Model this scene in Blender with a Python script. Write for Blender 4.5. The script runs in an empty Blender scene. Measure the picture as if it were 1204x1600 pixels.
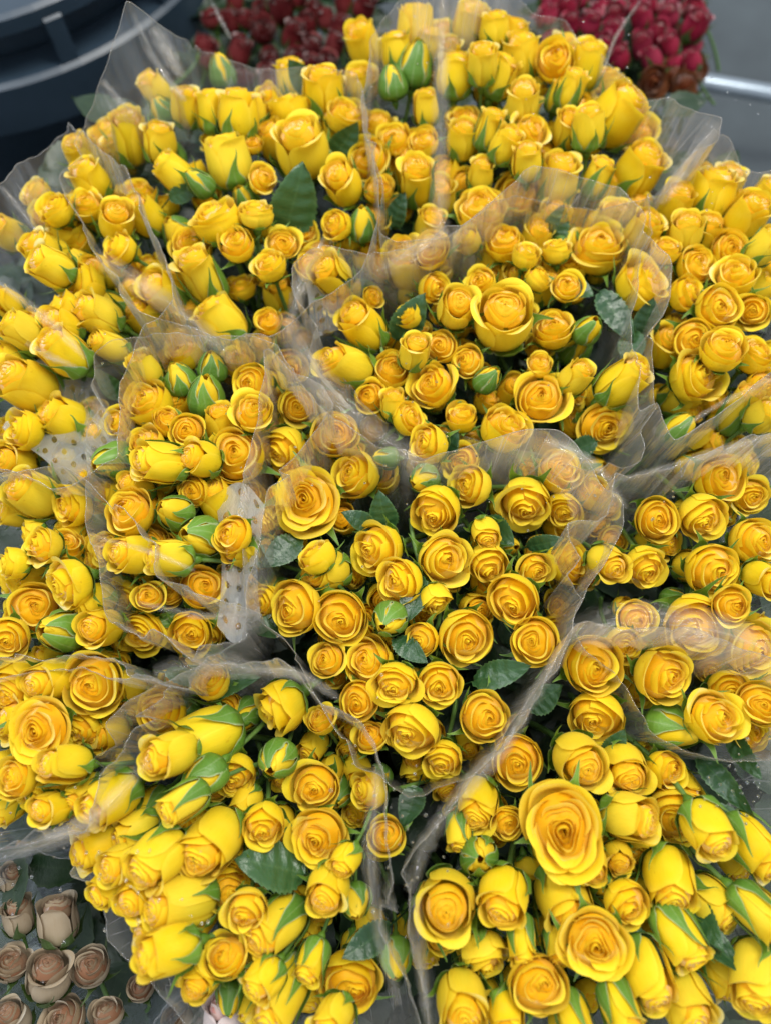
import bpy, math, random
import numpy as np
from mathutils import Vector, Matrix, Quaternion

random.seed(7)
rng = np.random.RandomState(11)
scene = bpy.context.scene
COL = scene.collection

# ------------------------------------------------------------------ camera
F = 1208.0                      # focal length in photo pixels (1204 x 1600)
PITCH = math.radians(20.0)      # camera looks down, tipped forward this much
HC = 0.56                       # camera height above the flower tops (metres)
cam_d = bpy.data.cameras.new('camera')
cam = bpy.data.objects.new('camera', cam_d)
COL.objects.link(cam)
cam.location = (0, 0, HC)
cam.rotation_euler = (PITCH, 0, 0)
cam_d.sensor_fit = 'VERTICAL'
cam_d.sensor_height = 36.0
cam_d.lens = 36.0 * F / 1600.0
cam_d.clip_start = 0.01
cam_d.clip_end = 50.0
cam_d.dof.use_dof = True
cam_d.dof.focus_distance = 0.56
cam_d.dof.aperture_fstop = 3.0
scene.camera = cam
CAMROT = Matrix.Rotation(PITCH, 3, 'X')
CAMPOS = Vector((0, 0, HC))

# ------------------------------------------------------------------ world and light
w = bpy.data.worlds.new('World')
scene.world = w
w.use_nodes = True
bgn = w.node_tree.nodes['Background']
bgn.inputs[0].default_value = (0.86, 0.92, 1.0, 1)
bgn.inputs[1].default_value = 0.86


def area_lamp(name, loc, target, size, sy, power, col):
    l = bpy.data.lights.new(name, 'AREA')
    l.shape = 'RECTANGLE'
    l.size = size
    l.size_y = sy
    l.energy = power
    l.color = col
    o = bpy.data.objects.new(name, l)
    COL.objects.link(o)
    o.location = loc
    d = Vector(target) - Vector(loc)
    o.rotation_euler = d.to_track_quat('-Z', 'Y').to_euler()
    return o


area_lamp('lamp_key', (0.55, 0.75, 2.1), (0.0, 0.15, 0), 1.0, 0.7, 54, (1.0, 0.97, 0.90))
area_lamp('lamp_strip', (-1.3, 0.5, 1.8), (0.0, 0.2, 0), 0.2, 1.6, 24, (0.92, 0.96, 1.0))

vs = scene.view_settings
vs.view_transform = 'Standard'
vs.look = 'None'
vs.exposure = 0.16
vs.gamma = 1.0
vs.use_curve_mapping = False
scene.cycles.transparent_max_bounces = 24
scene.cycles.max_bounces = 10
scene.cycles.diffuse_bounces = 5
scene.cycles.glossy_bounces = 2
scene.cycles.transmission_bounces = 4
scene.cycles.caustics_reflective = False
scene.cycles.caustics_refractive = False


# ------------------------------------------------------------------ projection helpers
def ray(px, py):
    v = Vector(((px - 602.0) / F, -(py - 800.0) / F, -1.0))
    return CAMROT @ v           # unit camera depth


def at(px, py, h=0.0):
    """point of the horizontal plane z = h seen at a photo pixel"""
    r = ray(px, py)
    t = (h - HC) / r.z
    return CAMPOS + r * t


def depth_at(px, py, h=0.0):
    return (h - HC) / ray(px, py).z


# ------------------------------------------------------------------ node helpers
def new_mat(name):
    m = bpy.data.materials.new(name)
    m.use_nodes = True
    nt = m.node_tree
    nt.nodes.clear()
    out = nt.nodes.new('ShaderNodeOutputMaterial')
    return m, nt, out


def N(nt, t, **kw):
    n = nt.nodes.new(t)
    for k, v in kw.items():
        setattr(n, k, v)
    return n


def L(nt, a, b):
    nt.links.new(a, b)


def rgb(nt, c):
    n = N(nt, 'ShaderNodeRGB')
    n.outputs[0].default_value = (c[0], c[1], c[2], 1)
    return n.outputs[0]


def mixc(nt, fac, a, b, mode='MIX'):
    n = N(nt, 'ShaderNodeMix', data_type='RGBA', blend_type=mode)
    if isinstance(fac, (int, float)):
        n.inputs[0].default_value = fac
    else:
        L(nt, fac, n.inputs[0])
    for i, s in ((6, a), (7, b)):
        if isinstance(s, tuple):
            n.inputs[i].default_value = (s[0], s[1], s[2], 1)
        else:
            L(nt, s, n.inputs[i])
    return n.outputs[2]


def math_n(nt, op, a, b=None, clamp=False):
    n = N(nt, 'ShaderNodeMath', operation=op, use_clamp=clamp)
    for i, s in ((0, a), (1, b)):
        if s is None:
            continue
        if isinstance(s, (int, float)):
            n.inputs[i].default_value = s
        else:
            L(nt, s, n.inputs[i])
    return n.outputs[0]


def ramp(nt, src, p0, p1):
    n = N(nt, 'ShaderNodeMapRange')
    n.inputs[1].default_value = p0
    n.inputs[2].default_value = p1
    n.clamp = True
    L(nt, src, n.inputs[0])
    return n.outputs[0]


def attr(nt, name):
    n = N(nt, 'ShaderNodeAttribute', attribute_name=name)
    return n


def petal_mat(name, inner, mid, outer, edge, back=None, trans=0.34, huevar=0.5):
    """petal cloth: warm heart, lemon outside, paler rim, fine lengthwise veins"""
    m, nt, out = new_mat(name)
    tone = attr(nt, 'tone').outputs['Fac']
    along = attr(nt, 'along').outputs['Fac']
    oi = N(nt, 'ShaderNodeObjectInfo')
    rnd = oi.outputs['Random']
    t2 = math_n(nt, 'ADD', tone, math_n(nt, 'MULTIPLY', math_n(nt, 'SUBTRACT', rnd, 0.5), huevar), clamp=True)
    c1 = mixc(nt, ramp(nt, t2, 0.0, 0.5), inner, mid)
    c2 = mixc(nt, ramp(nt, t2, 0.45, 1.0), c1, outer)
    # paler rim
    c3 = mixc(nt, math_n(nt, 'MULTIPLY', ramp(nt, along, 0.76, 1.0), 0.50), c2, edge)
    c3 = mixc(nt, math_n(nt, 'MULTIPLY', ramp(nt, along, 0.90, 0.45), ramp(nt, tone, 0.75, 0.35)), c3, (inner[0] * 0.97, inner[1] * 0.74, inner[2] * 0.7))  # deeper orange painted into the inner petal crevices as their shade
    # greenish foot on outer petals
    uv = N(nt, 'ShaderNodeUVMap', uv_map='uv')
    mp = N(nt, 'ShaderNodeMapping')
    mp.inputs['Scale'].default_value = (26, 2.2, 1)
    L(nt, uv.outputs[0], mp.inputs[0])
    nz = N(nt, 'ShaderNodeTexNoise')
    nz.inputs['Scale'].default_value = 1.6
    nz.inputs['Detail'].default_value = 4
    L(nt, mp.outputs[0], nz.inputs['Vector'])
    v = ramp(nt, nz.outputs[0], 0.25, 0.75)
    foot = math_n(nt, 'MULTIPLY', ramp(nt, math_n(nt, 'ADD', along, math_n(nt, 'MULTIPLY', nz.outputs[0], -0.55)), 0.28, -0.25), math_n(nt, 'MULTIPLY', ramp(nt, tone, 0.6, 0.9), 0.85))
    c4 = mixc(nt, foot, c3, back if back else (outer[0] * 0.58, outer[1] * 0.88, outer[2] * 1.2))
    lem = math_n(nt, 'FRACT', math_n(nt, 'MULTIPLY', rnd, 7.31))
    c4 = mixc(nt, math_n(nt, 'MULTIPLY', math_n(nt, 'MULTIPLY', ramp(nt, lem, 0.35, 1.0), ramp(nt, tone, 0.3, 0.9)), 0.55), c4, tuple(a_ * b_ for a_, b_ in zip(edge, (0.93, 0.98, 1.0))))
    tc = N(nt, 'ShaderNodeTexCoord')
    nz2 = N(nt, 'ShaderNodeTexNoise')
    nz2.inputs['Scale'].default_value = 3.0
    nz2.inputs['Detail'].default_value = 3
    L(nt, tc.outputs['Object'], nz2.inputs['Vector'])
    dark = tuple(x * f for x, f in zip(mid, (0.86, 0.72, 0.5)))
    c5 = mixc(nt, math_n(nt, 'MULTIPLY', v, 0.22), c4, dark)
    c6 = mixc(nt, math_n(nt, 'MULTIPLY', ramp(nt, nz2.outputs[0], 0.45, 0.8), 0.35), c5, edge)
    vo = N(nt, 'ShaderNodeTexNoise')
    vo.inputs['Scale'].default_value = 9.0
    vo.inputs['Detail'].default_value = 2
    L(nt, tc.outputs['Object'], vo.inputs['Vector'])
    c6 = mixc(nt, math_n(nt, 'MULTIPLY', ramp(nt, vo.outputs[0], 0.70, 0.78), 0.45), c6, tuple(x * f for x, f in zip(mid, (0.62, 0.45, 0.9))))
    di = N(nt, 'ShaderNodeBsdfDiffuse')
    tr = N(nt, 'ShaderNodeBsdfTranslucent')
    L(nt, c6, di.inputs[0])
    L(nt, mixc(nt, 0.5, c6, mid), tr.inputs[0])
    bp = N(nt, 'ShaderNodeBump')
    bp.inputs['Strength'].default_value = 0.25
    bp.inputs['Distance'].default_value = 0.0008
    L(nt, nz.outputs[0], bp.inputs['Height'])
    L(nt, bp.outputs[0], di.inputs['Normal'])
    mx = N(nt, 'ShaderNodeMixShader')
    mx.inputs[0].default_value = trans
    L(nt, di.outputs[0], mx.inputs[1])
    L(nt, tr.outputs[0], mx.inputs[2])
    gl = N(nt, 'ShaderNodeBsdfGlossy')
    gl.inputs['Roughness'].default_value = 0.42
    gl.inputs[0].default_value = (1, 1, 0.92, 1)
    L(nt, bp.outputs[0], gl.inputs['Normal'])
    fr = N(nt, 'ShaderNodeFresnel')
    fr.inputs[0].default_value = 1.36
    mx2 = N(nt, 'ShaderNodeMixShader')
    L(nt, math_n(nt, 'MULTIPLY', fr.outputs[0], 0.28), mx2.inputs[0])
    L(nt, mx.outputs[0], mx2.inputs[1])
    L(nt, gl.outputs[0], mx2.inputs[2])
    L(nt, mx2.outputs[0], out.inputs[0])
    return m


def leaf_mat(name, base, tip, rimcol, rough=0.4, trans=0.2, spec=1.0, vein=0.5):
    m, nt, out = new_mat(name)
    tone = attr(nt, 'tone').outputs['Fac']      # |u| across the blade
    along = attr(nt, 'along').outputs['Fac']
    oi = N(nt, 'ShaderNodeObjectInfo')
    c1 = mixc(nt, oi.outputs['Random'], base, tip)
    c2 = mixc(nt, ramp(nt, tone, 0.80, 1.0), c1, rimcol)
    mid = ramp(nt, tone, 0.09, 0.0)
    c3 = mixc(nt, math_n(nt, 'MULTIPLY', mid, vein), c2, rimcol)
    uv = N(nt, 'ShaderNodeUVMap', uv_map='uv')
    mp = N(nt, 'ShaderNodeMapping')
    mp.inputs['Scale'].default_value = (3, 9, 1)
    L(nt, uv.outputs[0], mp.inputs[0])
    nz = N(nt, 'ShaderNodeTexNoise')
    nz.inputs['Scale'].default_value = 2.2
    nz.inputs['Detail'].default_value = 5
    L(nt, mp.outputs[0], nz.inputs['Vector'])
    c4 = mixc(nt, math_n(nt, 'MULTIPLY', nz.outputs[0], 0.45), c3, tuple(x * 0.55 for x in base))
    pr = N(nt, 'ShaderNodeBsdfPrincipled')
    L(nt, c4, pr.inputs['Base Color'])
    pr.inputs['Roughness'].default_value = rough
    pr.inputs['Specular IOR Level'].default_value = 0.5 * spec
    bp = N(nt, 'ShaderNodeBump')
    bp.inputs['Strength'].default_value = 0.5
    bp.inputs['Distance'].default_value = 0.001
    L(nt, nz.outputs[0], bp.inputs['Height'])
    L(nt, bp.outputs[0], pr.inputs['Normal'])
    tr = N(nt, 'ShaderNodeBsdfTranslucent')
    L(nt, mixc(nt, 0.4, c4, (0.30, 0.50, 0.04)), tr.inputs[0])
    mx = N(nt, 'ShaderNodeMixShader')
    mx.inputs[0].default_value = trans
    L(nt, pr.outputs[0], mx.inputs[1])
    L(nt, tr.outputs[0], mx.inputs[2])
    L(nt, mx.outputs[0], out.inputs[0])
    return m


def film_mat(name, haze=0.10, tint=(0.80, 0.84, 0.90), dots=False, fade=False):
    """clear flower-wrap film: see-through, shiny, a little milky where it creases or is seen edge-on"""
    m, nt, out = new_mat(name)
    tc = N(nt, 'ShaderNodeTexCoord')
    uv = N(nt, 'ShaderNodeUVMap', uv_map='uv')
    mp = N(nt, 'ShaderNodeMapping')
    mp.inputs['Scale'].default_value = (34, 1.6, 1)
    L(nt, uv.outputs[0], mp.inputs[0])
    nz = N(nt, 'ShaderNodeTexNoise')
    nz.inputs['Scale'].default_value = 1.0
    nz.inputs['Detail'].default_value = 5
    nz.inputs['Distortion'].default_value = 0.6
    L(nt, mp.outputs[0], nz.inputs['Vector'])
    nb = N(nt, 'ShaderNodeTexNoise')
    nb.inputs['Scale'].default_value = 14
    nb.inputs['Detail'].default_value = 3
    L(nt, tc.outputs['Object'], nb.inputs['Vector'])
    streak = ramp(nt, nz.outputs[0], 0.54, 0.70)
    blot = ramp(nt, nb.outputs[0], 0.40, 0.75)
    lw = N(nt, 'ShaderNodeLayerWeight')
    lw.inputs[0].default_value = 0.5
    face = lw.outputs['Facing']
    f3 = math_n(nt, 'POWER', face, 2.6)
    bp = N(nt, 'ShaderNodeBump')
    bp.inputs['Strength'].default_value = 0.6
    bp.inputs['Distance'].default_value = 0.010
    L(nt, math_n(nt, 'ADD', nz.outputs[0], math_n(nt, 'MULTIPLY', nb.outputs[0], 0.7)), bp.inputs['Height'])
    mpc = N(nt, 'ShaderNodeMapping')
    mpc.inputs['Scale'].default_value = (90, 3.0, 1)
    mpc.inputs['Rotation'].default_value = (0, 0, 0.05)
    L(nt, uv.outputs[0], mpc.inputs[0])
    vc = N(nt, 'ShaderNodeTexVoronoi', feature='DISTANCE_TO_EDGE')
    vc.inputs['Scale'].default_value = 1.0
    L(nt, mpc.outputs[0], vc.inputs['Vector'])
    bp2 = N(nt, 'ShaderNodeBump')
    bp2.inputs['Strength'].default_value = 0.7
    bp2.inputs['Distance'].default_value = 0.003
    L(nt, vc.outputs['Distance'], bp2.inputs['Height'])
    L(nt, bp.outputs[0], bp2.inputs['Normal'])
    crease = ramp(nt, vc.outputs['Distance'], 0.035, 0.0)
    bp = bp2
    tp = N(nt, 'ShaderNodeBsdfTransparent')
    tp.inputs[0].default_value = (0.985, 0.985, 0.99, 1)
    # milky part
    di = N(nt, 'ShaderNodeBsdfDiffuse')
    di.inputs[0].default_value = (*tint, 1)
    tl = N(nt, 'ShaderNodeBsdfTranslucent')
    tl.inputs[0].default_value = (*tint, 1)
    ml = N(nt, 'ShaderNodeMixShader')
    ml.inputs[0].default_value = 0.68
    L(nt, di.outputs[0], ml.inputs[1])
    L(nt, tl.outputs[0], ml.inputs[2])
    hz = math_n(nt, 'ADD', math_n(nt, 'MULTIPLY', math_n(nt, 'ADD', math_n(nt, 'MULTIPLY', streak, 1.1), math_n(nt, 'MULTIPLY', blot, 0.7)), haze),
                math_n(nt, 'MULTIPLY', f3, haze * 1.5), clamp=True)
    hz = math_n(nt, 'MINIMUM', math_n(nt, 'ADD', hz, haze * 0.35), 0.62)
    ng = N(nt, 'ShaderNodeTexNoise')
    ng.inputs['Scale'].default_value = 7.0
    ng.inputs['Detail'].default_value = 4
    ng.inputs['Distortion'].default_value = 1.0
    L(nt, tc.outputs['Object'], ng.inputs['Vector'])
    hz = math_n(nt, 'ADD', hz, math_n(nt, 'MULTIPLY', ramp(nt, ng.outputs[0], 0.50, 0.72), haze * 0.9))
    hz = math_n(nt, 'ADD', hz, math_n(nt, 'MULTIPLY', math_n(nt, 'MULTIPLY', crease, ramp(nt, nb.outputs[0], 0.45, 0.62)), 0.22))
    if fade:
        soft = math_n(nt, 'MULTIPLY', ramp(nt, attr(nt, 'tone').outputs['Fac'], 1.0, 0.15), attr(nt, 'along').outputs['Fac'])
        hz = math_n(nt, 'MULTIPLY', hz, soft)
    if dots:
        sp = N(nt, 'ShaderNodeSeparateXYZ')
        L(nt, uv.outputs[0], sp.inputs[0])
        fx = math_n(nt, 'SUBTRACT', math_n(nt, 'FRACT', math_n(nt, 'MULTIPLY', sp.outputs[0], 1)), 0.5)
        fy = math_n(nt, 'SUBTRACT', math_n(nt, 'FRACT', math_n(nt, 'MULTIPLY', sp.outputs[1], 1)), 0.5)
        d2 = math_n(nt, 'ADD', math_n(nt, 'MULTIPLY', fx, fx), math_n(nt, 'MULTIPLY', fy, fy))
        solid = math_n(nt, 'GREATER_THAN', d2, 0.04)
        hz = math_n(nt, 'MULTIPLY', math_n(nt, 'ADD', ramp(nt, nb.outputs[0], 0.35, 0.68), 0.12, clamp=True), solid)
        hz = math_n(nt, 'MINIMUM', hz, 0.5)
    m1 = N(nt, 'ShaderNodeMixShader')
    L(nt, hz, m1.inputs[0])
    L(nt, tp.outputs[0], m1.inputs[1])
    L(nt, ml.outputs[0], m1.inputs[2])
    gl = N(nt, 'ShaderNodeBsdfGlossy')
    gl.inputs['Roughness'].default_value = 0.10
    L(nt, bp.outputs[0], gl.inputs['Normal'])
    fr = N(nt, 'ShaderNodeFresnel')
    fr.inputs[0].default_value = 1.45
    L(nt, bp.outputs[0], fr.inputs['Normal'])
    m2 = N(nt, 'ShaderNodeMixShader')
    gf = math_n(nt, 'MINIMUM', math_n(nt, 'MULTIPLY', fr.outputs[0], 1.05), 0.5)
    if fade:
        gf = math_n(nt, 'MULTIPLY', gf, soft)
    L(nt, gf, m2.inputs[0])
    L(nt, m1.outputs[0], m2.inputs[1])
    L(nt, gl.outputs[0], m2.inputs[2])
    L(nt, m2.outputs[0], out.inputs[0])
    return m


def plain_mat(name, c, c2=None, rough=0.5, scale=12, metallic=0.0, bump=0.2, spec=0.5):
    m, nt, out = new_mat(name)
    tc = N(nt, 'ShaderNodeTexCoord')
    nz = N(nt, 'ShaderNodeTexNoise')
    nz.inputs['Scale'].default_value = scale
    nz.inputs['Detail'].default_value = 7
    nz.inputs['Roughness'].default_value = 0.6
    L(nt, tc.outputs['Object'], nz.inputs['Vector'])
    pr = N(nt, 'ShaderNodeBsdfPrincipled')
    L(nt, mixc(nt, ramp(nt, nz.outputs[0], 0.3, 0.7), c, c2 or tuple(x * 0.6 for x in c)), pr.inputs['Base Color'])
    pr.inputs['Roughness'].default_value = rough
    pr.inputs['Metallic'].default_value = metallic
    pr.inputs['Specular IOR Level'].default_value = spec
    bp = N(nt, 'ShaderNodeBump')
    bp.inputs['Strength'].default_value = bump
    bp.inputs['Distance'].default_value = 0.004
    L(nt, nz.outputs[0], bp.inputs['Height'])
    L(nt, bp.outputs[0], pr.inputs['Normal'])
    L(nt, pr.outputs[0], out.inputs[0])
    return m


M = {}
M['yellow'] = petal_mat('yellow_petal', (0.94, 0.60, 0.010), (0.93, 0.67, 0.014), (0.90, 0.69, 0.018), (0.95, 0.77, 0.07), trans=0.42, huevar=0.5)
M['beige'] = petal_mat('beige_petal', (0.26, 0.15, 0.09), (0.36, 0.26, 0.16), (0.40, 0.32, 0.22), (0.48, 0.40, 0.29), back=(0.24, 0.25, 0.12))
M['pink'] = petal_mat('pale_pink_petal', (0.50, 0.25, 0.22), (0.66, 0.45, 0.42), (0.74, 0.60, 0.58), (0.80, 0.72, 0.70), back=(0.60, 0.66, 0.45))
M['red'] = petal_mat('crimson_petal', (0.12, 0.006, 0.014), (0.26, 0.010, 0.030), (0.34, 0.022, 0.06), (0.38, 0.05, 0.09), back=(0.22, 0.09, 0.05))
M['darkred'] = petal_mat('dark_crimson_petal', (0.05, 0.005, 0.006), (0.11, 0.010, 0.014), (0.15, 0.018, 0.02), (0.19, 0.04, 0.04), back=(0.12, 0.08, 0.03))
M['rust'] = petal_mat('rust_petal', (0.10, 0.02, 0.006), (0.16, 0.045, 0.015), (0.22, 0.07, 0.025), (0.25, 0.09, 0.035), back=(0.16, 0.08, 0.03))
M['sepal'] = leaf_mat('sepal_green', (0.09, 0.21, 0.022), (0.17, 0.33, 0.035), (0.48, 0.56, 0.30), rough=0.42, trans=0.25, vein=0.25)
M['sepal_dim'] = leaf_mat('dull_sepal_green', (0.035, 0.07, 0.015), (0.06, 0.10, 0.025), (0.14, 0.16, 0.09), rough=0.5, trans=0.15, vein=0.2)
M['stem'] = leaf_mat('stem_green', (0.07, 0.15, 0.03), (0.11, 0.20, 0.04), (0.10, 0.19, 0.04), rough=0.45, trans=0.0)
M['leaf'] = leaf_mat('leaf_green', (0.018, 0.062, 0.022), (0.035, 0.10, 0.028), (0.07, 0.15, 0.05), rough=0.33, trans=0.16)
M['shadeleaf'] = leaf_mat('shaded_leaf_green', (0.010, 0.030, 0.010), (0.016, 0.045, 0.014), (0.03, 0.06, 0.02), rough=0.4, trans=0.1)  # leaf green darkened, shade below the heads put into the colour
M['film'] = film_mat('clear_film', 0.13, (0.98, 0.96, 0.90))
M['film_grey'] = film_mat('cool_clear_film', 0.12, (0.80, 0.88, 0.96))
M['seam'] = film_mat('creased_film', 0.20, (0.97, 0.93, 0.84), fade=True)
M['dotfilm'] = film_mat('perforated_film', 0.2, (0.86, 0.93, 0.98), dots=True)
def bead_mat():
    m, nt, out = new_mat('water_bead')
    pr = N(nt, 'ShaderNodeBsdfPrincipled')
    pr.inputs['Base Color'].default_value = (0.9, 0.94, 0.98, 1)
    pr.inputs['Roughness'].default_value = 0.04
    pr.inputs['IOR'].default_value = 1.33
    pr.inputs['Transmission Weight'].default_value = 1.0
    L(nt, pr.outputs[0], out.inputs[0])
    return m


M['bead'] = bead_mat()
M['slate'] = plain_mat('slate_plastic', (0.026, 0.044, 0.066), (0.018, 0.032, 0.048), rough=0.38, bump=0.12)
M['slate_in'] = plain_mat('tub_lining', (0.012, 0.018, 0.026), rough=0.5)
M['floor'] = plain_mat('concrete', (0.062, 0.078, 0.086), (0.036, 0.046, 0.052), rough=0.45, scale=5, bump=0.4)
M['steel'] = plain_mat('pale_steel', (0.36, 0.42, 0.48), (0.26, 0.31, 0.36), rough=0.3, metallic=0.6)


# ------------------------------------------------------------------ mesh builder
class Sheet:
    """collects grids of points with the attributes tone, along and a uv map"""

    def __init__(self):
        self.v, self.f, self.tone, self.along, self.uv = [], [], [], [], []

    def grid(self, P, tone, along, uv, closed=False):
        nv, nu = P.shape[:2]
        o = len(self.v)
        self.v.extend(map(tuple, P.reshape(-1, 3)))
        self.tone.extend(np.broadcast_to(tone, (nv, nu)).reshape(-1))
        self.along.extend(np.broadcast_to(along, (nv, nu)).reshape(-1))
        self.uv.extend(map(tuple, uv.reshape(-1, 2)))
        for j in range(nv - 1):
            for i in range(nu - (0 if closed else 1)):
                i2 = (i + 1) % nu
                self.f.append((o + j * nu + i, o + j * nu + i2, o + (j + 1) * nu + i2, o + (j + 1) * nu + i))

    def mesh(self, name, mat):
        me = bpy.data.meshes.new(name)
        me.from_pydata(self.v, [], self.f)
        me.polygons.foreach_set('use_smooth', [True] * len(self.f))
        for k, a in (('tone', self.tone), ('along', self.along)):
            at_ = me.attributes.new(k, 'FLOAT', 'POINT')
            at_.data.foreach_set('value', np.array(a, dtype=np.float32))
        uvl = me.uv_layers.new(name='uv')
        idx = np.empty(len(me.loops), dtype=np.int32)
        me.loops.foreach_get('vertex_index', idx)
        uvl.data.foreach_set('uv', np.array(self.uv, dtype=np.float32)[idx].reshape(-1))
        me.materials.append(mat)
        me.update()
        return me


def link(name, me, parent=None):
    o = bpy.data.objects.new(name, me)
    COL.objects.link(o)
    if parent:
        o.parent = parent
    return o


def sstep(x, a, b):
    t = np.clip((x - a) / (b - a), 0, 1)
    return t * t * (3 - 2 * t)


# ------------------------------------------------------------------ rose geometry
TRI = [0.0, 0.0]


def petal(S, R, a0, hw, prof, lip, roll, tuck, tone, nu=11, nv=11, cusp=0.0, drop=0.30, t0=0.0, wob=0.012):
    """one petal: prof = [(t, r, z)...]; lip rolls the top edge outward, roll curls the side corners"""
    pt = np.array(prof)
    u = np.linspace(-1, 1, nu)[None, :]
    v = np.linspace(0, 1, nv)[:, None]
    v = t0 + (1 - t0) * v
    au = np.abs(u)
    top = 1 - drop * au ** 2.2 + cusp * np.maximum(0, 1 - au * 3.0)
    t = v * top
    r = np.interp(t, pt[:, 0], pt[:, 1])
    z = np.interp(t, pt[:, 0], pt[:, 2])
    # smooth the profile corners a little
    for e in (0.05, -0.05):
        r = r * 0.62 + 0.38 * np.interp(t + e, pt[:, 0], pt[:, 1])
        z = z * 0.62 + 0.38 * np.interp(t + e, pt[:, 0], pt[:, 2])
    th = a0 + hw * u * (0.72 + 0.28 * sstep(v, 0, 0.6))
    k = sstep(t, 0.70, 1.05)
    r = r + lip * k * k * 1.3 + roll * k * au ** 2.0 * 0.9
    z = z - lip * 0.55 * k * k - roll * 0.7 * k * au ** 2.5
    r = r + tuck * u * (0.4 + 0.6 * v)
    ph = R.rand(4) * 6.28
    wv = np.sin(u * 3.3 + ph[0] + t * 2) * 0.6 + np.sin(u * 7.1 + ph[1]) * 0.4 + 0.5 * np.sin(t * 6 + ph[2])
    r = r + wob * wv * (t ** 2) * 1.2
    z = z + wob * 0.9 * np.sin(u * 5.3 + ph[3]) * k
    r = np.maximum(r, 0.004)
    k3 = sstep(t, 0.3, 1.0) * np.clip(1.25 - r * 2.3, 0, 1)
    r = r * (1 + k3 * (TRI[0] * np.cos(3 * (th - TRI[1])) + 0.10 * np.cos(2 * (th + TRI[1] * 2.3))))
    P = np.stack([r * np.cos(th), r * np.sin(th), z + 0 * th], -1)
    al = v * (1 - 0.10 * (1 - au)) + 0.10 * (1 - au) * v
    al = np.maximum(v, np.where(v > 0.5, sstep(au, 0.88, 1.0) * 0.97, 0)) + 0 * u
    UV = np.stack([0 * v + (u + 1) / 2 + a0, v + 0 * u], -1)
    S.grid(P, tone, al, UV)


G = 2.39996


def heart(S, pts, tone):
    """cap added between the rims so the petal crevices stay shallow and bright"""
    pts = np.array(pts)
    n = 28
    th = np.linspace(0, 2 * np.pi, n, endpoint=False)[None, :]
    r = pts[:, 0][:, None] + 0.012 * np.sin(3 * th + 1)
    z = pts[:, 1][:, None] + 0.008 * np.sin(5 * th)
    P = np.stack([r * np.cos(th), r * np.sin(th), z], -1)
    UV = np.stack([th * 2 + 0 * r, r + 0 * th], -1)
    S.grid(P, tone, 0.5, UV, closed=True)



def bloom_open(seed, openness=1.0):
    """globular open rose: a small tight swirl, then broad cupped petals"""
    R = np.random.RandomState(seed)
    TRI[:] = [0.09 + 0.07 * R.rand(), R.rand() * 6]
    S = Sheet()
    a = R.rand() * 6
    cx, cy = R.randn(2) * 0.030
    n = 8
    for i in range(n):
        q = i / (n - 1)
        rr = 0.008 + 0.125 * q * (1 + 0.12 * R.randn())
        H = 0.725 + 0.035 * q + 0.014 * R.randn()
        hw = 2.4 * (1 - q) ** 1.2 + 1.05 + 0.2 * R.randn()
        prof = [(0, rr + 0.10, 0.42), (0.5, rr + 0.07, 0.58), (0.85, rr + 0.03, H - 0.07), (1, rr, H)]
        k0 = len(S.v)
        petal(S, R, a, hw, prof, 0.014 * q, 0.02 * q, 0.010 + 0.014 * q, 0.18 + 0.25 * q, nu=15, nv=7, drop=0.12 + 0.08 * q, wob=0.008)
        jx, jy = cx + R.randn() * 0.010, cy + R.randn() * 0.010
        S.v[k0:] = [(p[0] + jx, p[1] + jy, p[2]) for p in S.v[k0:]]
        a += G + 0.4 * R.randn()
    m = 5
    for i in range(m):
        q = (i + 1) / m
        rr = 0.15 + 0.19 * q + 0.014 * R.randn()
        H = 0.78 - 0.05 * q ** 1.6 + 0.022 * R.randn()
        bel = min(rr + 0.06, 0.43)
        prof = [(0, 0.05, 0.10), (0.25, bel * 0.85, 0.26), (0.6, bel, 0.48), (0.85, rr + 0.012, H - 0.08), (1, rr, H)]
        k0 = len(S.v)
        petal(S, R, a, 1.30 - 0.2 * q + 0.15 * R.randn(), prof, 0.03 + 0.06 * q * R.rand(), 0.03 + 0.04 * q, 0.034, 0.50 + 0.25 * q, nu=17, nv=11, drop=0.20,
              t0=0.2, cusp=0.03 * R.rand(), wob=0.014)
        f = 0.8 * (1 - q)
        S.v[k0:] = [(p[0] + cx * f, p[1] + cy * f, p[2]) for p in S.v[k0:]]
        a += G + 0.3 * R.randn()
    hood = R.randint(0, 5)
    for i in range(5):
        q = i / 4
        fl = openness * R.rand() ** 1.3
        rr = 0.42 + 0.06 * fl
        H = 0.66 - 0.07 * q - 0.04 * fl + 0.03 * R.randn() + (0.08 if i == hood else 0)
        prof = [(0, 0.06, 0.0), (0.15, 0.22, 0.03), (0.34, 0.40, 0.15), (0.62, 0.465, 0.38), (0.85, 0.45 + 0.03 * fl, H - 0.08), (1, rr, H)]
        petal(S, R, a, 1.02 + 0.12 * R.randn(), prof, 0.03 + 0.10 * fl, 0.03 + 0.08 * fl, 0.022, 0.80 + 0.20 * q, nu=17, nv=13, drop=0.28, cusp=0.05 * R.rand(), wob=0.016)
        a += 2 * math.pi * 2 / 5 + 0.22 * R.randn()
    heart(S, [(0.012, 0.655), (0.09, 0.66), (0.17, 0.65), (0.27, 0.58), (0.36, 0.47), (0.40, 0.38)], 0.2)
    prof_side = [(0, 0.07, -0.01), (0.15, 0.235, 0.015), (0.34, 0.43, 0.14), (0.62, 0.50, 0.38), (1, 0.49, 0.64)]
    return S, prof_side, 0.62


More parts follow.
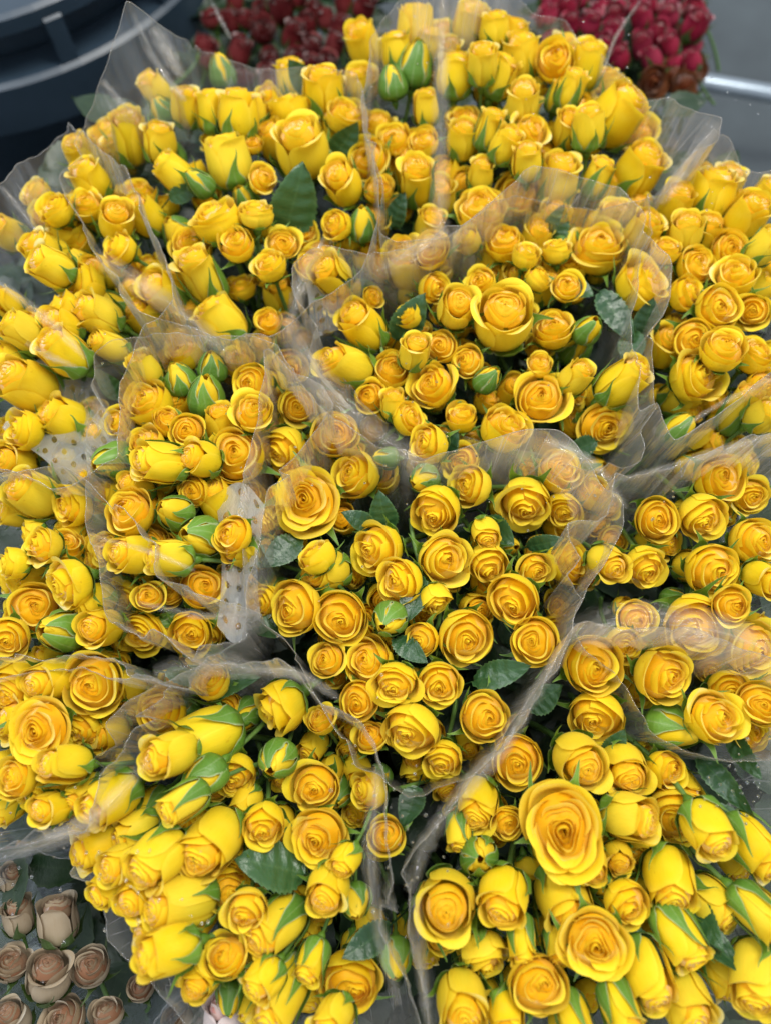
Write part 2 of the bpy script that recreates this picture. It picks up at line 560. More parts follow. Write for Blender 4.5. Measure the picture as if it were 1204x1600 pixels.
def bloom_big(seed):
    """wide open: a swirl inside several loose wide petals"""
    R = np.random.RandomState(seed)
    TRI[:] = [0.09 + 0.07 * R.rand(), R.rand() * 6]
    S = Sheet()
    n = 11
    a = R.rand() * 6
    for i in range(n):
        q = i / (n - 1)
        rr = 0.012 + 0.16 * q * (1 + 0.08 * R.randn())
        bel = rr + 0.08
        H = 0.56 + 0.06 * math.sin(math.pi * q) + 0.012 * R.randn()
        hw = 2.4 * (1 - q) ** 1.4 + 0.9
        prof = [(0, 0.04, 0.1), (0.3, bel * 0.8, 0.2), (0.6, bel, 0.36), (0.85, rr + 0.025, H - 0.07), (1, rr, H)]
        petal(S, R, a, hw, prof, 0.05 * q, 0.03 * q, 0.018, 0.18 + 0.3 * q, nu=13, nv=8, drop=0.2, t0=0.3, wob=0.008, cusp=0.03 * q)
        a += G + 0.25 * R.randn()
    for ring, (r1, zt, nn, tn, lp) in enumerate([(0.27, 0.60, 4, 0.42, 0.05), (0.36, 0.56, 4, 0.62, 0.06), (0.46, 0.45, 5, 0.95, 0.06)]):
        a += 0.6
        for i in range(nn):
            rr = r1 * (1 + 0.05 * R.randn())
            H = zt + 0.03 * R.randn()
            prof = [(0, 0.05, 0.0), (0.2, 0.20, 0.05), (0.45, rr * 0.86, 0.20), (0.8, rr * 0.97, H - 0.12), (1, rr, H)]
            petal(S, R, a, 1.05 + 0.12 * R.randn(), prof, lp * (0.6 + 0.9 * R.rand()), 0.06, 0.02, tn + 0.05 * R.randn(), nu=17, nv=13, drop=0.26, cusp=0.05 * R.rand(), wob=0.018)
            a += 2 * math.pi * 2 / 5 + 0.2 * R.randn()
    heart(S, [(0.012, 0.46), (0.12, 0.48), (0.21, 0.46), (0.30, 0.39), (0.38, 0.30)], 0.25)
    return S, [(0, 0.07, -0.01), (0.2, 0.21, 0.03), (0.45, 0.42, 0.19), (0.8, 0.49, 0.34), (1, 0.52, 0.45)], 0.45


def bloom_half(seed, slim=0.0):
    """barrel-shaped half-open bloom, taller than wide"""
    R = np.random.RandomState(seed)
    TRI[:] = [0.09 + 0.07 * R.rand(), R.rand() * 6]
    S = Sheet()
    n = 9
    a = R.rand() * 6
    Ht = 1.12 + 0.12 * R.rand() + 0.15 * slim
    for i in range(n):
        q = i / (n - 1)
        rr = 0.015 + 0.215 * q
        H = Ht - 0.03 + 0.03 * math.sin(math.pi * q) + 0.012 * R.randn()
        prof = [(0, 0.08, 0.4), (0.5, rr + 0.10, 0.8), (0.85, rr + 0.035, H - 0.08), (1, rr, H)]
        petal(S, R, a, 2.3 * (1 - q) ** 1.2 + 1.1, prof, 0.03 * q, 0.02 * q, 0.016, 0.2 + 0.35 * q, nu=13, nv=7, drop=0.12, t0=0.45, wob=0.006)
        a += G + 0.2 * R.randn()
    for i in range(6):
        q = i / 5
        flare = (R.rand() ** 1.5) * (0.12 if q > 0.3 else 0.05)
        rr = 0.26 + 0.09 * q
        H = Ht - 0.04 * q + 0.02 * R.randn() - 0.10 * flare
        bel = (0.40 + 0.07 * q) * (1 - 0.12 * slim)
        prof = [(0, 0.06, 0.0), (0.12, 0.22, 0.04), (0.28, bel * 0.88, 0.20), (0.5, bel, 0.50), (0.78, bel * 0.88, 0.82 * Ht), (1, rr, H)]
        petal(S, R, a, 1.05 + 0.1 * R.randn(), prof, 0.05 + flare, 0.04 + 0.8 * flare, 0.018, 0.60 + 0.4 * q, nu=17, nv=14, drop=0.34, cusp=0.05 * R.rand())
        a += G + 0.2 * R.randn()
    b = 0.475 * (1 - 0.12 * slim)
    heart(S, [(0.012, Ht - 0.06), (0.12, Ht - 0.06), (0.22, Ht - 0.10), (0.30, Ht - 0.22)], 0.2)
    return S, [(0, 0.07, -0.01), (0.12, 0.235, 0.03), (0.28, b * 0.92, 0.19), (0.5, b * 1.03, 0.50), (0.78, b * 0.94, 0.82 * Ht), (1, 0.38, Ht)], 0.95


def bloom_bud(seed):
    R = np.random.RandomState(seed)
    S = Sheet()
    a = R.rand() * 6
    for i in range(7):
        q = i / 6
        rr = 0.02 + 0.08 * q
        H = 1.22 - 0.06 * q + 0.02 * R.randn()
        bel = 0.36 + 0.09 * q
        prof = [(0, 0.06, 0.0), (0.12, 0.22, 0.04), (0.28, bel * 0.9, 0.20), (0.5, bel, 0.46), (0.78, bel * 0.72, 0.86), (0.93, rr + 0.06, H - 0.06), (1, rr, H)]
        petal(S, R, a, 1.5 - 0.4 * q, prof, 0.02, 0.02, 0.02, 0.25 + 0.6 * q, nu=13, nv=13, drop=0.14, wob=0.006)
        a += G
    return S, [(0, 0.07, -0.01), (0.12, 0.235, 0.03), (0.28, 0.43, 0.19), (0.5, 0.475, 0.46), (0.78, 0.36, 0.86), (0.93, 0.17, 1.12), (1, 0.07, 1.2)], 0.98


def sepal_mesh(name, prof, reach, wide, curl, seed, mat, proud=0.022):
    """a lance-shaped sepal lying on the bloom's side along its profile, tip curling away; azimuth 0"""
    R = np.random.RandomState(seed)
    pt = np.array(prof)
    nu, nv = 7, 15
    u = np.linspace(-1, 1, nu)[None, :]
    v = np.linspace(0, 1, nv)[:, None]
    t = v * reach
    r = np.interp(t, pt[:, 0], pt[:, 1]) + proud
    z = np.interp(t, pt[:, 0], pt[:, 2])
    c = sstep(v, 0.42, 1.0)
    r = r + curl * c * c * 0.42
    z = z - max(0, curl) * c * c * 0.16 * (0.5 + R.rand())
    shape = np.sin(np.pi * np.clip(0.16 + 0.84 * v, 0, 1) ** 0.85) ** 0.9
    if wide < 0.8:
        shape = np.maximum(shape * (1 - 0.62 * sstep(v, 0.25, 0.85)), 0.03)
    hw = wide * shape * (1 - 0.35 * v) * (1 + 0.10 * np.sin(v * 19 + seed) * np.abs(u))
    width = hw * 0.42 + 0.0 * r
    th = width * u / np.maximum(r, 0.12) + 0.15 * math.sin(seed) * c
    r = r + 0.030 * (1 - np.abs(u)) * shape + 0.02 * c * np.sin(v * 9 + seed)
    th = th + 0.35 * math.sin(seed * 1.7) * c * c
    P = np.stack([r * np.cos(th), r * np.sin(th), z + 0 * th], -1)
    S = Sheet()
    UV = np.stack([(u + 1) / 2 + 0 * v, v + 0 * u], -1)
    S.grid(P, np.abs(u) + 0 * v, v + 0 * u, UV)
    return S.mesh(name, mat)


def lathe(name, pts, mat, n=14):
    S = Sheet()
    pts = np.array(pts)
    th = np.linspace(0, 2 * np.pi, n, endpoint=False)[None, :]
    r = pts[:, 0][:, None]
    P = np.stack([r * np.cos(th), r * np.sin(th), pts[:, 1][:, None] + 0 * th], -1)
    UV = np.stack([th / 6.283 + 0 * r, 0 * th + np.linspace(0, 1, len(pts))[:, None]], -1)
    S.grid(P, 0.5, 0.5, UV, closed=True)
    return S.mesh(name, mat)


def tube_sheet(S, pts, rad, n=6, tone=0.5):
    """tube along points"""
    pts = [Vector(p) for p in pts]
    m = len(pts)
    rows = []
    up = Vector((0.31, 0.17, 0.93))
    for i, p in enumerate(pts):
        d = (pts[min(i + 1, m - 1)] - pts[max(i - 1, 0)]).normalized()
        a = d.cross(up)
        if a.length < 1e-4:
            a = d.cross(Vector((1, 0, 0)))
        a.normalize()
        b = d.cross(a)
        rr = rad if isinstance(rad, (int, float)) else rad[i]
        rows.append([tuple(p + (a * math.cos(k * 2 * math.pi / n) + b * math.sin(k * 2 * math.pi / n)) * rr) for k in range(n)])
    P = np.array(rows)
    UV = np.zeros((m, n, 2))
    UV[..., 1] = np.linspace(0, 1, m)[:, None]
    UV[..., 0] = np.linspace(0, 1, n)[None, :]
    S.grid(P, tone, 0.5, UV, closed=True)


def stem_mesh(seed):
    R = np.random.RandomState(seed)
    S = Sheet()
    bx, by = R.randn(2) * 0.14
    pts = [(bx * (q * 1.6) ** 2, by * (q * 1.6) ** 2, -0.20 - 2.2 * q) for q in np.linspace(0, 1, 9)]
    tube_sheet(S, pts, [0.055 + 0.02 * q for q in np.linspace(0, 1, 9)], 7)
    return S.mesh('stem', M['stem'])


def leaf_sheet(S, L_=1.0, W=0.33, fold=0.25, bend=0.25, serr=True, seed=0, mtx=None, nv=25, nu=9):
    """pointed oval leaf with toothed edge, from the origin along +Y, top side +Z"""
    R = np.random.RandomState(seed)
    v = np.linspace(0, 1, nv)[:, None]
    u = np.linspace(-1, 1, nu)[None, :]
    shape = np.sin(np.pi * v ** 0.82) ** 0.75 * (1 - 0.2 * v)
    teeth = 1 + (0.05 * (((np.arange(nv) % 2) * 2 - 1)[:, None]) if serr else 0) * np.abs(u) ** 6
    x = u * W * shape * teeth
    y = v * L_ - (0.022 * L_ * (np.arange(nv) % 2)[:, None] if serr else 0) * np.abs(u) ** 6
    z = fold * np.abs(x) - bend * v * v * L_ + 0.02 * L_ * np.sin(v * 34 - np.abs(u) * 5) * (1 - np.abs(u)) * np.abs(u) * 3
    z = z + 0.05 * L_ * np.sin(v * 5 + R.rand() * 6) * u
    P = np.stack([x, y + 0 * u, z], -1)
    if mtx is not None:
        A = np.array(mtx)
        P = P @ A[:3, :3].T + A[:3, 3]
    UV = np.stack([(u + 1) / 2 + 0 * v, v + 0 * u], -1)
    S.grid(P, np.abs(u) + 0 * v, v + 0 * u, UV)


# ------------------------------------------------------------------ variants (mesh data shared by the copies)
VAR = {}


def make_variants(kind, fn, seeds, sep):
    out = []
    for s in seeds:
        S, prof, reach = fn(s)
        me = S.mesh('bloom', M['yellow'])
        hip = lathe('hip', [(0.045, -0.30), (0.06, -0.24), (0.105, -0.17), (0.125, -0.09), (0.12, -0.03), (0.09, 0.005), (0.02, 0.012)], M['sepal'])
        seps = []
        for k in range(5):
            rc, wd, cu = sep
            R = np.random.RandomState(s * 10 + k)
            seps.append(sepal_mesh('sepal', prof, rc * (0.85 + 0.3 * R.rand()), wd * (0.85 + 0.3 * R.rand()), cu * (0.2 + 1.6 * R.rand()), s * 10 + k, M['sepal']))
        out.append((me, hip, seps, stem_mesh(s)))
    VAR[kind] = out


make_variants('O', lambda s: bloom_open(s, (1.0, 0.45, 0.15)[s % 3]), list(range(1, 19)), (0.66, 0.50, 0.45))
make_variants('B', bloom_big, [21, 22, 23, 24], (0.85, 0.55, 0.5))
make_variants('H', bloom_half, [31, 32, 33, 34, 35, 36, 37, 38], (0.72, 0.60, 0.45))
make_variants('L', lambda s: bloom_half(s, 1.0), [41, 42, 43, 44, 45], (0.92, 0.60, 0.25))
make_variants('C', bloom_bud, [51, 52, 53, 54, 55], (0.98, 0.96, 0.05))

ANCH = {'O': 0.55, 'B': 0.42, 'H': 0.62, 'L': 0.62, 'C': 0.60}
SIZE = {'O': 1.01, 'B': 0.95, 'H': 1.0, 'L': 0.98, 'C': 0.96}

# ------------------------------------------------------------------ the yellow roses: x y size kind [direction tilt]
DATA = """
128 245 52 H 120 60; 205 215 62 H 100 72; 250 218 54 H 95 72; 292 168 46 H 95 72; 333 172 52 H 95 78; 372 172 66 H 90 76; 355 246 68 H 108 70
275 272 54 H 145 70; 312 286 40 C 140 70; 335 335 72 O 110 52; 368 378 52 O 100 32; 298 378 62 O 120 55; 82 322 52 O 130 60; 140 278 56 H 120 60
132 315 52 O 120 50; 182 345 52 H 120 50; 215 302 55 O 120 50; 225 335 55 H 130 60; 60 388 48 H 140 65; 102 352 50 O 130 60; 180 385 50 O 130 50
400 325 50 O 110 45; 395 222 30 O 100 40; 412 276 42 O 90 40; 400 172 38 H 90 72; 450 162 56 O 100 62; 506 140 64 H 92 72; 545 173 62 O 80 40
558 132 40 H 85 75; 470 226 84 H 105 60; 648 45 60 H 88 78; 618 78 50 H 95 80; 648 98 60 C 88 78; 612 128 44 C 100 75; 672 66 48 H 85 78
733 38 56 H 88 78; 772 44 50 H 85 78; 703 78 40 H 88 75; 710 116 56 H 88 72; 752 100 50 H 88 72; 780 118 54 H 62 70; 797 62 52 H 80 72
615 213 50 O 100 45; 660 218 44 O 90 50; 572 246 66 O 90 30; 534 285 58 H 105 40; 592 292 44 O 80 30; 650 286 64 L 88 40; 522 350 48 O 110 25
566 350 46 C 90 60; 443 378 50 O 120 40; 403 348 46 H 120 60; 722 216 52 H 80 65; 762 205 46 L 70 72; 790 225 50 H 75 65; 750 272 44 H 80 60
664 168 44 H 90 70; 750 322 74 O 95 35; 808 300 64 O 80 30; 726 372 46 O 90 25; 786 372 62 O 80 35; 672 390 62 O 95 30; 634 412 76 H 92 42
812 88 64 H 85 70; 866 92 66 O 80 55; 915 102 56 H 70 65; 890 140 46 L 65 72; 815 158 56 H 85 60; 830 200 54 O 80 50; 822 250 50 H 85 60
872 152 40 L 72 74; 886 202 50 H 70 60; 918 200 52 H 65 68; 965 178 80 H 55 62; 872 275 70 H 85 58; 930 280 48 L 58 72; 998 262 78 H 60 58
935 378 82 O 80 42; 962 326 52 O 70 45; 1003 362 58 H 62 55; 868 386 46 O 85 45; 822 392 50 O 75 40; 1113 300 72 H 68 60; 1052 322 58 H 75 60
1070 362 58 H 70 58; 1100 365 58 H 70 58; 1165 340 70 H 62 62; 1197 305 50 H 60 62; 1143 388 60 O 60 50; 1192 385 50 H 50 60; 1040 385 46 O 70 50
78 415 58 H 150 62; 122 445 66 O 150 45; 150 490 64 H 150 68; 205 425 56 O 140 50; 92 478 50 O 150 50; 97 510 50 H 155 60; 40 520 54 H 160 68
100 550 64 H 150 66; 42 600 76 H 160 40; 10 558 56 H 160 60; 98 655 66 H 155 70; 30 672 60 O 165 50; 22 722 56 H 170 55; 172 542 48 H 150 60
160 425 48 H 140 55; 255 455 60 H 150 62; 315 432 74 L 118 62; 345 500 68 H 125 66; 283 548 52 O 130 45; 226 576 48 H 120 60; 280 588 48 C 110 62
322 614 56 C 92 60; 332 572 42 C 100 60; 370 558 52 O 120 35; 228 626 68 O 130 35; 182 658 50 O 160 40; 225 690 54 O 130 30; 263 655 46 O 130 35
292 672 50 O 120 30; 345 662 46 H 100 50; 392 598 60 O 110 25; 395 640 60 O 120 30; 176 722 56 C 195 62; 248 722 70 H 165 58; 308 716 60 H 150 45
368 708 82 O 130 22; 300 768 48 O 130 25; 215 762 44 H 150 50; 200 798 72 O 120 30; 272 800 52 C 150 40; 345 785 62 H 120 50
50 772 68 H 160 50; 105 790 62 O 170 45; 420 410 54 O 110 40; 490 412 58 O 110 30; 518 428 60 H 130 40; 681 450 54 O 100 22; 585 463 34 O 90 20
713 482 60 H 95 38; 748 440 50 O 90 22; 785 495 96 H 85 38; 635 490 46 O 110 30; 566 510 72 H 118 42; 539 572 72 H 150 38; 612 575 64 O 120 15
673 600 74 O 120 15; 728 564 56 O 80 20; 686 540 56 O 90 20; 578 620 52 O 150 20; 614 632 44 H 90 50; 648 548 54 H 90 50; 762 592 44 C 60 60
420 500 42 O 120 30; 452 575 60 O 130 20; 466 636 66 O 130 18; 418 602 52 O 130 25; 438 706 78 O 160 35; 408 665 52 O 140 30
525 676 80 O 150 18; 549 740 78 O 210 22; 478 782 112 B 150 18; 643 652 54 O 110 15; 662 692 68 O 100 15; 718 722 56 O 90 15; 726 758 76 O 260 12
658 750 48 C 200 50; 600 716 40 C 180 60; 720 648 52 O 80 20; 793 664 82 O 80 20; 886 446 50 O 70 35; 863 508 68 O 60 20; 919 513 50 C 50 40
843 566 44 O 60 15; 898 590 54 H 60 55; 970 598 74 H 50 50; 846 618 84 O 55 18; 945 668 92 B 340 30; 845 430 46 O 80 30
1012 436 84 O 42 42; 1078 456 58 O 50 35; 1128 478 70 O 40 30; 1175 487 54 O 30 35; 1082 532 60 O 40 30; 1130 542 64 O 20 30; 1095 586 78 O 30 22
1040 540 60 H 60 45; 1182 548 62 O 30 40; 1150 424 68 O 50 40; 1092 412 56 O 60 40; 1062 622 54 H 20 50; 1150 645 62 L 55 62; 1196 605 52 O 20 40
1056 672 52 C 40 60; 1190 648 50 H 30 55; 876 733 70 O 70 15; 930 765 60 O 40 25; 820 792 86 O 280 15; 880 800 60 O 300 18
1130 748 76 O 30 30; 1172 776 56 O 20 30; 1100 812 72 O 330 25; 1025 812 68 O 20 22; 165 858 48 O 175 35; 206 866 64 H 175 55; 238 846 52 O 165 32
262 872 60 H 170 50; 308 838 68 C 150 34; 360 835 54 O 180 25; 378 862 52 H 180 40; 265 925 48 O 200 12; 318 916 68 O 180 20
62 852 58 O 170 40; 103 850 50 O 170 35; 15 880 50 O 180 45; 100 915 68 O 190 32; 145 940 56 H 190 50; 52 950 74 O 190 32; 95 985 62 C 175 45
10 1000 62 O 190 35; 157 980 60 H 195 45; 217 992 66 O 200 20; 297 992 62 O 190 15; 192 940 50 O 190 25; 232 932 46 O 190 20
32 1066 78 H 215 38; 78 1062 66 H 200 45; 142 1070 90 O 190 25; 192 1078 60 H 200 45; 60 1142 96 B 200 30; 122 1142 54 O 200 30; 168 1145 56 H 200 50
102 1195 62 H 200 45; 12 1125 60 O 200 45; 250 1110 68 O 210 22; 330 1062 52 O 200 20; 352 1105 50 O 210 25; 265 1178 72 H 200 45; 322 1152 86 H 200 58
415 862 46 O 190 20; 492 866 58 O 150 20; 510 892 68 H 190 50; 582 860 82 O 200 12; 616 910 80 O 200 25; 459 950 84 O 190 20; 412 942 52 O 190 30
531 965 84 O 205 25; 606 970 60 C 250 14; 511 1030 60 O 190 20; 573 1031 84 O 215 25; 560 1096 66 O 260 20; 616 1072 72 O 255 30; 686 1072 78 O 280 18
638 1150 94 O 260 15; 578 1150 52 O 250 15; 758 1120 84 O 300 22; 730 1000 92 O 300 14; 699 876 84 O 250 10; 764 884 68 O 0 12; 681 940 52 O 260 15
758 832 46 H 300 25; 677 802 84 O 200 12; 656 1000 56 O 250 15; 690 1192 62 O 270 30; 800 940 86 O 300 20; 430 1110 88 O 215 22
500 1122 52 O 230 20; 432 1190 64 C 230 35; 893 878 76 O 330 15; 836 892 58 O 330 15; 833 1003 76 O 310 18; 950 880 60 H 330 40; 1010 892 66 O 340 25
1115 892 82 O 330 28; 1183 845 74 O 350 30; 1192 905 60 H 350 45; 1142 946 60 O 340 25; 1086 982 94 O 320 18; 995 968 60 O 330 18; 975 1012 60 O 320 20
930 1040 92 O 300 20; 1040 1056 86 O 315 28; 1050 1002 50 O 320 20; 1112 1046 52 O 320 25; 1180 1015 78 O 330 25; 1142 1082 62 O 320 25
1190 1098 72 O 330 25; 1122 1122 84 O 310 20; 1175 1145 52 O 320 30; 930 1126 84 O 300 25; 1056 1138 78 C 345 55; 905 1190 86 H 300 38
808 1192 82 O 290 30; 975 1200 76 H 300 42; 1046 1206 62 O 310 30; 22 1216 58 O 210 35; 52 1248 50 O 210 40; 102 1228 54 H 210 45; 74 1264 52 H 215 45; 132 1238 52 H 215 45
172 1248 76 H 208 56; 158 1320 70 H 212 58; 235 1262 54 L 215 66; 292 1250 56 L 215 62; 246 1342 80 H 222 46; 330 1318 88 H 228 40; 215 1400 62 H 220 48
285 1410 84 H 198 58; 168 1388 54 H 215 60; 240 1452 56 H 215 55; 260 1486 80 H 195 60; 350 1490 68 O 225 35; 358 1392 62 O 220 30; 318 1525 58 H 225 50
384 1430 64 O 230 28; 366 1216 60 O 215 20; 318 1214 60 C 220 60; 212 1300 60 H 212 60; 190 1350 56 H 212 60
412 1294 66 O 230 28; 490 1232 78 O 220 15; 567 1236 66 O 240 15; 496 1310 98 B 240 25; 512 1392 68 H 245 35; 540 1345 50 H 250 45; 556 1412 54 C 265 55
432 1445 88 L 222 55; 412 1530 54 H 235 50; 444 1545 90 L 250 62; 488 1500 56 L 248 60; 547 1540 92 O 255 28; 520 1592 66 H 255 45
602 1305 58 O 260 20; 618 1500 60 C 268 60; 745 1256 72 H 275 40; 716 1300 50 L 268 60; 792 1288 50 O 290 22; 748 1338 66 C 290 12
697 1412 96 H 255 32; 690 1466 52 O 260 30; 786 1400 78 H 275 34; 757 1500 74 O 270 32; 722 1568 90 H 262 45; 880 1298 146 B 290 12
985 1278 78 H 345 52; 1056 1280 82 O 315 28; 1105 1295 72 H 308 55; 1172 1318 82 L 312 66; 925 1352 56 H 300 45; 965 1342 50 H 305 45; 942 1380 54 C 320 30
882 1408 94 H 282 36; 982 1416 70 O 305 40; 1046 1376 84 H 285 52; 1112 1415 76 H 312 60; 1060 1462 80 L 300 66; 1116 1505 72 L 300 68; 1185 1425 78 L 315 66
1182 1525 90 H 290 60; 930 1478 118 B 290 22; 1010 1520 82 H 290 46; 842 1542 100 O 285 22; 814 1466 62 L 280 60; 968 1575 76 L 292 62; 1070 1568 92 H 298 58
790 1588 62 H 275 50; 895 1590 70 L 288 60; 870 1478 50 L 285 60
"""


def parse(txt):
    out = []
    for ln in txt.replace('\n', ';').split(';'):
        t = ln.split()
        if len(t) >= 4:
            out.append([float(t[0]), float(t[1]), float(t[2]), t[3], float(t[4]) if len(t) > 4 else None, float(t[5]) if len(t) > 5 else None])
    return out


ROSES = parse(DATA)
# bundles: centre, radii in photo pixels, used for the doming of each bunch
BUNDLES = [('centre', 640, 920, 290, 330), ('upper', 790, 480, 300, 220), ('top', 790, 150, 250, 160), ('upper left', 400, 280, 230, 210),
           ('far left', 60, 420, 170, 230), ('left', 290, 750, 210, 260), ('lower left', 370, 1330, 290, 280), ('lower right', 930, 1370, 320, 300),
           ('right', 1090, 930, 210, 240), ('upper right', 1120, 470, 170, 220), ('mid left', 70, 950, 160, 200), ('left edge', 70, 1180, 160, 130)]


for r_ in ROSES:
    if r_[0] < 420:
        r_[2] *= 1.12
    elif r_[1] < 380 or r_[0] > 1000:
        r_[2] *= 1.06


def dome(x, y):
    best = 9
    for _, cx, cy, rx, ry in BUNDLES:
        d = ((x - cx) / rx) ** 2 + ((y - cy) / ry) ** 2
        best = min(best, d)
    return 0.018 * (1 - min(best, 2.2))


def face_dir(px, py, ang, tilt):
    r = Vector(((px - 602.0) / F, -(py - 800.0) / F, -1.0)).normalized()
    d = Vector((math.cos(math.radians(ang)), math.sin(math.radians(ang)), 0))
    d = (d - r * d.dot(r)).normalized()
    t = math.radians(tilt)
    return CAMROT @ (-r * math.cos(t) + d * math.sin(t))


def place(roses, h0=0.0, usedome=True):
    """spread overlapping heads along their sight lines so that they rest against each other"""
    pts = []
    for (x, y, d, k, a, t) in roses:
        h = h0 + (dome(x, y) if usedome else 0) + rng.uniform(-0.006, 0.006)
        pts.append([depth_at(x, y, h), depth_at(x, y, h)])
    n = len(roses)
    rays = [ray(r[0], r[1]) for r in roses]
    for it in range(60):
        for i in range(n):
            for j in range(i + 1, n):
                if abs(roses[i][0] - roses[j][0]) > 110 or abs(roses[i][1] - roses[j][1]) > 110:
                    continue
                pi, pj = rays[i] * pts[i][0], rays[j] * pts[j][0]
                Ri = roses[i][2] * pts[i][0] / F * 0.45
                Rj = roses[j][2] * pts[j][0] / F * 0.45
                gap = Ri + Rj - (pi - pj).length
                if gap > 0:
                    s = 1 if pts[i][0] - roses[i][2] * 1e-4 > pts[j][0] - roses[j][2] * 1e-4 else -1
                    mv = min(gap * 0.25, 0.002)
                    pts[i][0] += s * mv
                    pts[j][0] -= s * mv
        for p in pts:
            p[0] += (p[1] - p[0]) * 0.03
            p[0] = min(max(p[0], p[1] - 0.016), p[1] + 0.030)
    return [(CAMPOS + rays[i] * pts[i][0], pts[i][0]) for i in range(n)]


def build_rose(px, py, d, kind, ang, tilt, loc, depth, idx, mat=None, parts=True, name='rose'):
    root = bpy.data.objects.new(name, None)
    COL.objects.link(root)
    R = np.random.RandomState(idx + 500)
    sc = {'O': 17, 'B': 5, 'H': 8, 'L': 4, 'C': 6}[kind] * (1.0 if d < 100 else 0.4)
    tx = tilt * math.cos(math.radians(ang)) + R.randn() * sc
    ty = tilt * math.sin(math.radians(ang)) + R.randn() * sc
    f = face_dir(px, py, math.degrees(math.atan2(ty, tx)), min(84, max(4, math.hypot(tx, ty))))
    q = f.to_track_quat('Z', 'Y')
    roll = R.uniform(0, 6.28)
    q = q @ Quaternion((0, 0, 1), roll)
    s = d * depth / F * SIZE[kind]
    if kind in 'HL' and tilt < 45:
        s *= 1.04
    root.rotation_mode = 'QUATERNION'
    root.rotation_quaternion = q
    root.location = loc - f * (ANCH[kind] * s)
    root.scale = (s * R.uniform(0.90, 1.08), s * R.uniform(0.90, 1.08), s * R.uniform(0.90, 1.06))
    root.empty_display_size = 0.1
    var = VAR[kind][idx % len(VAR[kind])]
    b = link('bloom', var[0], root)
    if mat:
        b.material_slots[0].link = 'OBJECT'
        b.material_slots[0].material = mat
    if parts:
        cal = link('calyx', var[1], root)
        for k in range(5):
            so = link('sepal', var[2][k], cal)
            if mat:
                so.material_slots[0].link = 'OBJECT'
                so.material_slots[0].material = M['sepal_dim']
            so.rotation_euler = (0, 0, k * 2 * math.pi / 5 + R.uniform(-0.15, 0.15))
        link('stem', var[3], root)
    return root


# ------------------------------------------------------------------ the setting
def box_mesh(name, cx, cy, cz, sx, sy, sz, mat, bev=0.0):
    import bmesh
    bm = bmesh.new()
    bmesh.ops.create_cube(bm, size=1)
    for v in bm.verts:
        v.co = Vector((cx + v.co.x * sx, cy + v.co.y * sy, cz + v.co.z * sz))
    if bev:
        bmesh.ops.bevel(bm, geom=bm.edges[:], offset=bev, segments=3, affect='EDGES')
    me = bpy.data.meshes.new(name)
    bm.to_mesh(me)
    bm.free()
    me.materials.append(mat)
    return me


fl = link('floor', box_mesh('floor', 0, 0.5, -0.62, 8, 8, 0.04, M['floor']))
fl['kind'] = 'structure'


M['black'] = plain_mat('black_plastic', (0.010, 0.013, 0.016), (0.006, 0.008, 0.010), rough=0.55, bump=0.1, spec=0.25)


def tagit(o, label, cat, group=None, kind=None):
    if label:
        o['label'] = label
    if cat:
        o['category'] = cat
    if group:
        o['group'] = group
    if kind:
        o['kind'] = kind
    return o


p_a, p_b = at(-60, 330, -0.27), at(1330, 1800, -0.27)
st = link('dark_gap_stand', box_mesh('dark_gap_stand', (p_a.x + p_b.x) / 2 - 0.02, (p_a.y + p_b.y) / 2, -0.43, (p_b.x - p_a.x) + 0.25, abs(p_a.y - p_b.y), 0.32, M['black'], 0.01))  # slate tray at the bottom; rest added underneath to keep the gaps dark
tagit(st, 'black display stand added under the rose bunches to keep the gaps dark', 'display stand')

# large slate tub at the upper left: curved rim band with a slotted grip
def arc_band(S, c, r0, r1, z0, z1, a0, a1, n=60):
    """closed-section curved bar between two radii"""
    th = np.linspace(a0, a1, n)[:, None]
    sec = [(r0, z0), (r0, z1), (r0 + 0.12 * (r1 - r0), z1 + 0.004), (r1 - 0.12 * (r1 - r0), z1 + 0.004), (r1, z1), (r1, z0)]
    rr = np.array([p[0] for p in sec])[None, :]
    zz = np.array([p[1] for p in sec])[None, :]
    P = np.stack([c[0] + rr * np.cos(th), c[1] + rr * np.sin(th), zz + 0 * th], -1)
    UV = np.zeros(P.shape[:2] + (2,))
    S.grid(P, 0.5, 0.5, UV, closed=True)


def tub(name, c, R, top, label):
    root = bpy.data.objects.new(name, None)
    COL.objects.link(root)
    root.location = (c[0], c[1], -0.6)
    dz = 0.6

    def part(nm, S, mat, par=root):
        me = S.mesh(nm, mat)
        me.polygons.foreach_set('use_smooth', [False] * len(me.polygons))
        return link(nm, me, par)
    S = Sheet()
    arc_band(S, (0, 0), R * 0.93, R * 0.955, 0.02, top + dz, 0, 2 * math.pi, 90)
    part('wall', S, M['slate'])
    S = Sheet()
    arc_band(S, (0, 0), R * 0.955, R * 1.10, top + dz - 0.014, top + dz + 0.004, 0, 2 * math.pi, 90)
    part('rim', S, M['slate'])
    S = Sheet()
    arc_band(S, (0, 0), R * 0.958, R * 1.13, top + dz - 0.135, top + dz - 0.072, 0, 2 * math.pi, 90)
    part('lower_band', S, M['slate'])
    # grip: ribs bridging rim and lower band
    for a in (-84, -60, -36):
        S = Sheet()
        a = math.radians(a)
        arc_band(S, (0, 0), R * 0.958, R * 1.11, top + dz - 0.073, top + dz - 0.011, a, a + 0.06, 4)
        part('rib', S, M['slate'])
    me = lathe('bottom', [(0.001, 0.03), (R * 0.93, 0.03), (R * 0.93, 0.005)], M['slate_in'], 60)
    link('bottom', me, root)
    tagit(root, label, 'tub')
    return root


c = at(-100, -255, -0.10)
tub('plastic_tub', (c.x, c.y), depth_at(-100, -255, -0.10) * 437 / F / 1.09, -0.10, 'dark slate blue plastic tub with a ribbed rim in the upper corner')

